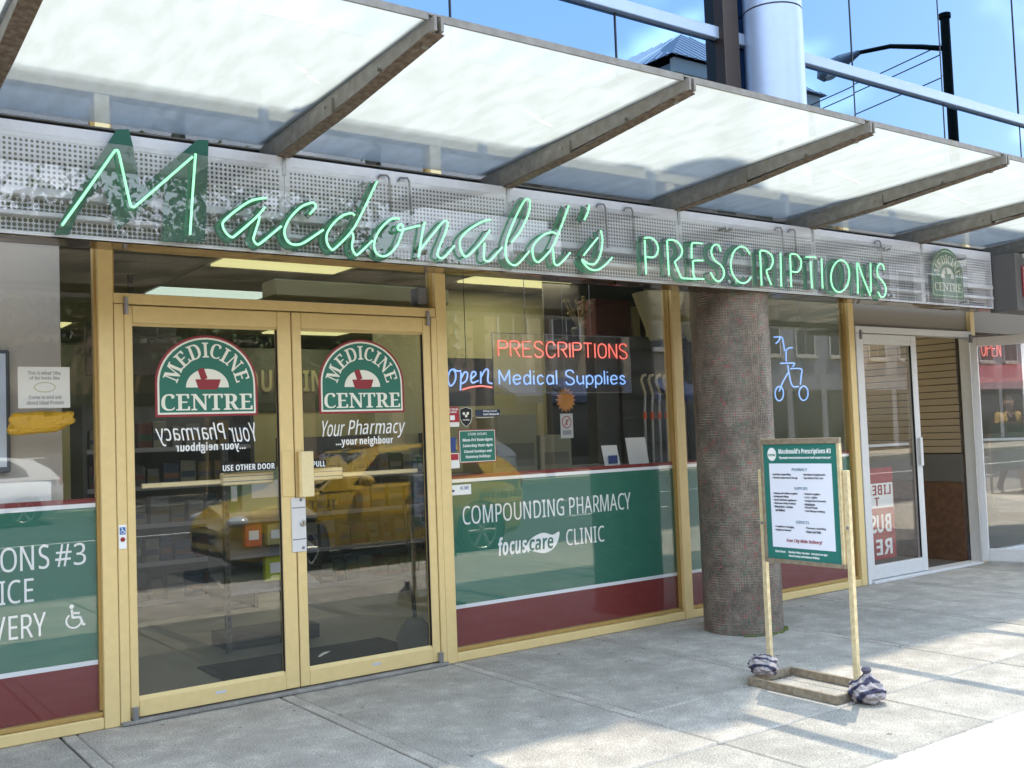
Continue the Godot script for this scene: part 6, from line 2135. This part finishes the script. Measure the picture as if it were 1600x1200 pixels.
# ---------- a passer-by, mirrored in the open white door ----------
# bones: [from, to, radius, radius, tint]; joined with a smooth minimum and meshed as surface nets
func body_mesh(bones: Array, cell: float, blend: float, paint: Callable) -> ArrayMesh:
	var lo := Vector3.ONE * 1e9
	var hi := -lo
	for b in bones:
		var r: float = maxf(b[2], b[3]) + blend + cell * 3
		lo = lo.min(b[0].min(b[1]) - Vector3.ONE * r)
		hi = hi.max(b[0].max(b[1]) + Vector3.ONE * r)
	var n := Vector3i(((hi - lo) / cell).ceil()) + Vector3i.ONE
	var total := n.x * n.y * n.z
	var dist := PackedFloat32Array()
	dist.resize(total)
	dist.fill(1.0)
	var near := PackedFloat32Array()
	near.resize(total)
	near.fill(9.0)
	var owner_ := PackedInt32Array()
	owner_.resize(total)
	for bi in bones.size():
		var b: Array = bones[bi]
		var p0: Vector3 = b[0]
		var p1: Vector3 = b[1]
		var r0: float = b[2]
		var r1: float = b[3]
		var reach := maxf(r0, r1) + blend + cell * 2
		var ba := p1 - p0
		var bb := maxf(ba.length_squared(), 1e-9)
		var a := Vector3i(((p0.min(p1) - Vector3.ONE * reach - lo) / cell).floor()).clamp(Vector3i.ZERO, n - Vector3i.ONE)
		var z := Vector3i(((p0.max(p1) + Vector3.ONE * reach - lo) / cell).ceil()).clamp(Vector3i.ZERO, n - Vector3i.ONE)
		for i in range(a.x, z.x + 1):
			for j in range(a.y, z.y + 1):
				for k in range(a.z, z.z + 1):
					var p := lo + Vector3(i, j, k) * cell
					var t := clampf((p - p0).dot(ba) / bb, 0.0, 1.0)
					var d := p.distance_to(p0 + ba * t) - lerpf(r0, r1, t)
					var id := (i * n.y + j) * n.z + k
					var e := dist[id]
					var h := maxf(blend - absf(d - e), 0.0) / blend
					dist[id] = minf(d, e) - h * h * blend * 0.25
					if d < near[id]:
						near[id] = d
						owner_[id] = bi
	var m := MB.new()
	m.tinted = true
	var at := {}
	var corner := [0, 1, n.z, n.z + 1, n.y * n.z, n.y * n.z + 1, n.y * n.z + n.z, n.y * n.z + n.z + 1]
	for i in n.x - 1:
		for j in n.y - 1:
			for k in n.z - 1:
				var id := (i * n.y + j) * n.z + k
				var inside := 0
				for c in 8:
					if dist[id + corner[c]] < 0.0:
						inside += 1
				if inside == 0 or inside == 8:
					continue
				var sum := Vector3.ZERO
				var cnt := 0
				for c in 8:
					for bit in [1, 2, 4]:
						if c & bit:
							continue
						var da := dist[id + corner[c]]
						var db := dist[id + corner[c | bit]]
						if (da < 0.0) != (db < 0.0):
							var s := da / (da - db)
							var q := Vector3((c >> 2) & 1, (c >> 1) & 1, c & 1)
							q += Vector3(1 if bit == 4 else 0, 1 if bit == 2 else 0, 1 if bit == 1 else 0) * s
							sum += q
							cnt += 1
				var p := lo + (Vector3(i, j, k) + sum / cnt) * cell
				var g := Vector3(dist[id + corner[4]] - dist[id], dist[id + corner[2]] - dist[id], dist[id + corner[1]] - dist[id])
				m.tint = paint.call(p, bones[owner_[id]][4])
				at[id] = m.vert(p, g.normalized())
	var step := [n.y * n.z, n.z, 1]
	for id in at:
		for ax in 3:
			var o: int = id
			var u: int = step[(ax + 1) % 3]
			var w: int = step[(ax + 2) % 3]
			# the edge from this cell's low corner along ax
			var d0 := dist[o]
			var d1 := dist[o + step[ax]]
			if (d0 < 0.0) == (d1 < 0.0):
				continue
			if not (at.has(o - u) and at.has(o - w) and at.has(o - u - w)):
				continue
			var q := [at[o], at[o - u], at[o - u - w], at[o - w]]
			if d0 < 0.0:
				m.ix.append_array([q[0], q[2], q[1], q[0], q[3], q[2]])
			else:
				m.ix.append_array([q[0], q[1], q[2], q[0], q[2], q[3]])
	return m.mesh()


func hand_bones(w: Vector3, along: Vector3, side: Vector3, skin: Color) -> Array:
	# palm and five unequal, bent fingers; side points to the thumb
	var up := along.cross(side).normalized()
	var out := [[w, w + along * 0.05 + side * 0.018, 0.024, 0.020, skin], [w, w + along * 0.05 - side * 0.018, 0.022, 0.018, skin]]
	for k in 4:
		var len: float = [0.072, 0.082, 0.076, 0.060][k]
		var a := w + along * 0.062 + side * (0.030 - 0.020 * k)
		var b := a + along * len * 0.5 + up * 0.008
		var c := b + along * len * 0.32 + up * 0.030
		out.append([w + along * 0.04 + side * (0.026 - 0.017 * k), a, 0.011, 0.0095, skin])
		out.append([a, b, 0.0095, 0.0085, skin])
		out.append([b, c, 0.0085, 0.0075, skin])
	var t := w + along * 0.02 + side * 0.035
	out.append([w, t, 0.015, 0.012, skin])
	out.append([t, t + along * 0.035 + side * 0.020 + up * 0.01, 0.012, 0.010, skin])
	return out


func walker_person() -> void:
	var t := thing("person", "person in a mustard jacket over a black shirt, walking, mirrored in the open door", "person", Vector3(0.0, 0, 3.30), -0.2)
	var jacket := Color(0.58, 0.38, 0.10)
	var shirt := Color(0.015, 0.015, 0.017)
	var jeans := Color(0.20, 0.13, 0.08)
	var skin := Color(0.42, 0.25, 0.17)
	var shoe := Color(0.02, 0.018, 0.016)
	var hair := Color(0.04, 0.028, 0.02)
	var b := []
	for s in [-1.0, 1.0]:
		b.append([Vector3(0.0, 0.96, s * 0.075), Vector3(0.0, 1.12, s * 0.070), 0.105, 0.100, jacket])
		b.append([Vector3(0.0, 1.12, s * 0.070), Vector3(0.015, 1.34, s * 0.085), 0.100, 0.108, jacket])
		b.append([Vector3(0.015, 1.36, s * 0.08), Vector3(0.0, 1.42, s * 0.175), 0.095, 0.062, jacket])
	b.append([Vector3(0.02, 1.40, 0), Vector3(0.035, 1.52, 0), 0.07, 0.055, skin])
	b.append([Vector3(0.0, 0.93, 0.085), Vector3(0.16, 0.52, 0.09), 0.092, 0.060, jeans])
	b.append([Vector3(0.16, 0.52, 0.09), Vector3(0.24, 0.11, 0.09), 0.062, 0.050, jeans])
	b.append([Vector3(0.0, 0.93, -0.085), Vector3(-0.01, 0.50, -0.09), 0.092, 0.060, jeans])
	b.append([Vector3(-0.01, 0.50, -0.09), Vector3(-0.25, 0.15, -0.09), 0.062, 0.050, jeans])
	b.append([Vector3(0.22, 0.045, 0.09), Vector3(0.40, 0.035, 0.10), 0.045, 0.035, shoe])
	b.append([Vector3(-0.27, 0.11, -0.09), Vector3(-0.15, 0.035, -0.10), 0.045, 0.034, shoe])
	var rw := Vector3(-0.06, 0.90, 0.29)
	var lw := Vector3(0.20, 0.97, -0.27)
	b.append([Vector3(0.0, 1.42, 0.18), Vector3(-0.10, 1.15, 0.26), 0.062, 0.050, jacket])
	b.append([Vector3(-0.10, 1.15, 0.26), rw, 0.052, 0.042, jacket])
	b.append([Vector3(0.0, 1.42, -0.18), Vector3(0.03, 1.15, -0.26), 0.062, 0.050, jacket])
	b.append([Vector3(0.03, 1.15, -0.26), lw, 0.052, 0.042, jacket])
	var cloth := mat("person_cloth", Color.WHITE, 0.85)
	cloth.vertex_color_use_as_albedo = true
	var body := func(p: Vector3, c: Color) -> Color:
		if c == jacket and p.x > 0.045 and absf(p.z) < 0.075 + 0.05 * (1.45 - p.y) * 0.3 and p.y > 0.90 and p.y < 1.46 and absf(p.z) < 0.13:
			return shirt if p.y > 0.98 else jeans
		return c
	var plain := func(_p: Vector3, c: Color) -> Color: return c
	part(t, "body", body_mesh(b, 0.018, 0.045, body), cloth)
	# head with brow, nose, mouth, ears and short dark hair
	var h := Vector3(0.055, 1.63, 0)
	var hb := [[h + Vector3(-0.015, 0.03, 0), h + Vector3(0.0, 0.02, 0), 0.092, 0.088, skin], [h + Vector3(0.02, -0.04, 0), h + Vector3(0.035, -0.075, 0), 0.062, 0.045, skin], [h + Vector3(0.088, 0.005, 0), h + Vector3(0.112, -0.030, 0), 0.010, 0.015, skin], [h + Vector3(-0.02, -0.06, 0), Vector3(0.03, 1.48, 0), 0.055, 0.058, skin]]
	for s in [-1.0, 1.0]:
		hb.append([h + Vector3(0.0, 0.012, s * 0.088), h + Vector3(-0.008, -0.03, s * 0.088), 0.016, 0.011, skin])
		hb.append([h + Vector3(0.080, 0.028, s * 0.012), h + Vector3(0.072, 0.030, s * 0.050), 0.012, 0.010, skin])
	hb.append([h + Vector3(-0.03, 0.065, 0), h + Vector3(-0.05, 0.01, 0), 0.078, 0.080, hair])
	var face := func(p: Vector3, c: Color) -> Color:
		var q := p - h
		if c == hair or q.y > 0.072 - 0.02 * q.x / 0.08 or (q.x < -0.005 and q.y > -0.03 and absf(q.z) < 0.085):
			return hair
		if q.x > 0.06 and absf(absf(q.z) - 0.032) < 0.012 and absf(q.y - 0.008) < 0.008:
			return Color(0.03, 0.025, 0.02)
		if q.x > 0.05 and absf(q.z) < 0.026 and absf(q.y + 0.062) < 0.007:
			return Color(0.25, 0.09, 0.07)
		if q.x > 0.02 and q.y < -0.05 and absf(q.z) < 0.06:
			return skin.lerp(hair, 0.45)
		return c
	part(t, "head", body_mesh(hb, 0.008, 0.022, face), cloth)
	part(t, "hand", body_mesh(hand_bones(rw, Vector3(0.1, -0.99, 0.05).normalized(), Vector3(0.99, 0.1, 0).normalized(), skin), 0.0045, 0.008, plain), cloth)
	part(t, "hand", body_mesh(hand_bones(lw, Vector3(0.75, -0.65, 0.05).normalized(), Vector3(0.65, 0.75, 0).normalized(), skin), 0.0045, 0.008, plain), cloth)
	# a slung bag at the hip
	var g := thing("shoulder_bag", "dark shoulder bag hanging at the walking person's hip", "bag", Vector3(-0.08, 0.72, 3.715), -0.2)
	part(g, "bag", bx(-0.15, 0.0, -0.04, 0.15, 0.26, 0.04, 0.02), mat("bag_leather", Color(0.16, 0.11, 0.08), 0.6))
	part(g, "strap", MB.new().tube([Vector3(0.10, 0.25, 0), Vector3(0.08, 0.50, -0.09), Vector3(0.03, 0.74, -0.20), Vector3(-0.06, 0.72, -0.22), Vector3(-0.10, 0.45, -0.09), Vector3(-0.10, 0.25, 0)], 0.010, 6), mat("bag_leather", Color.WHITE))
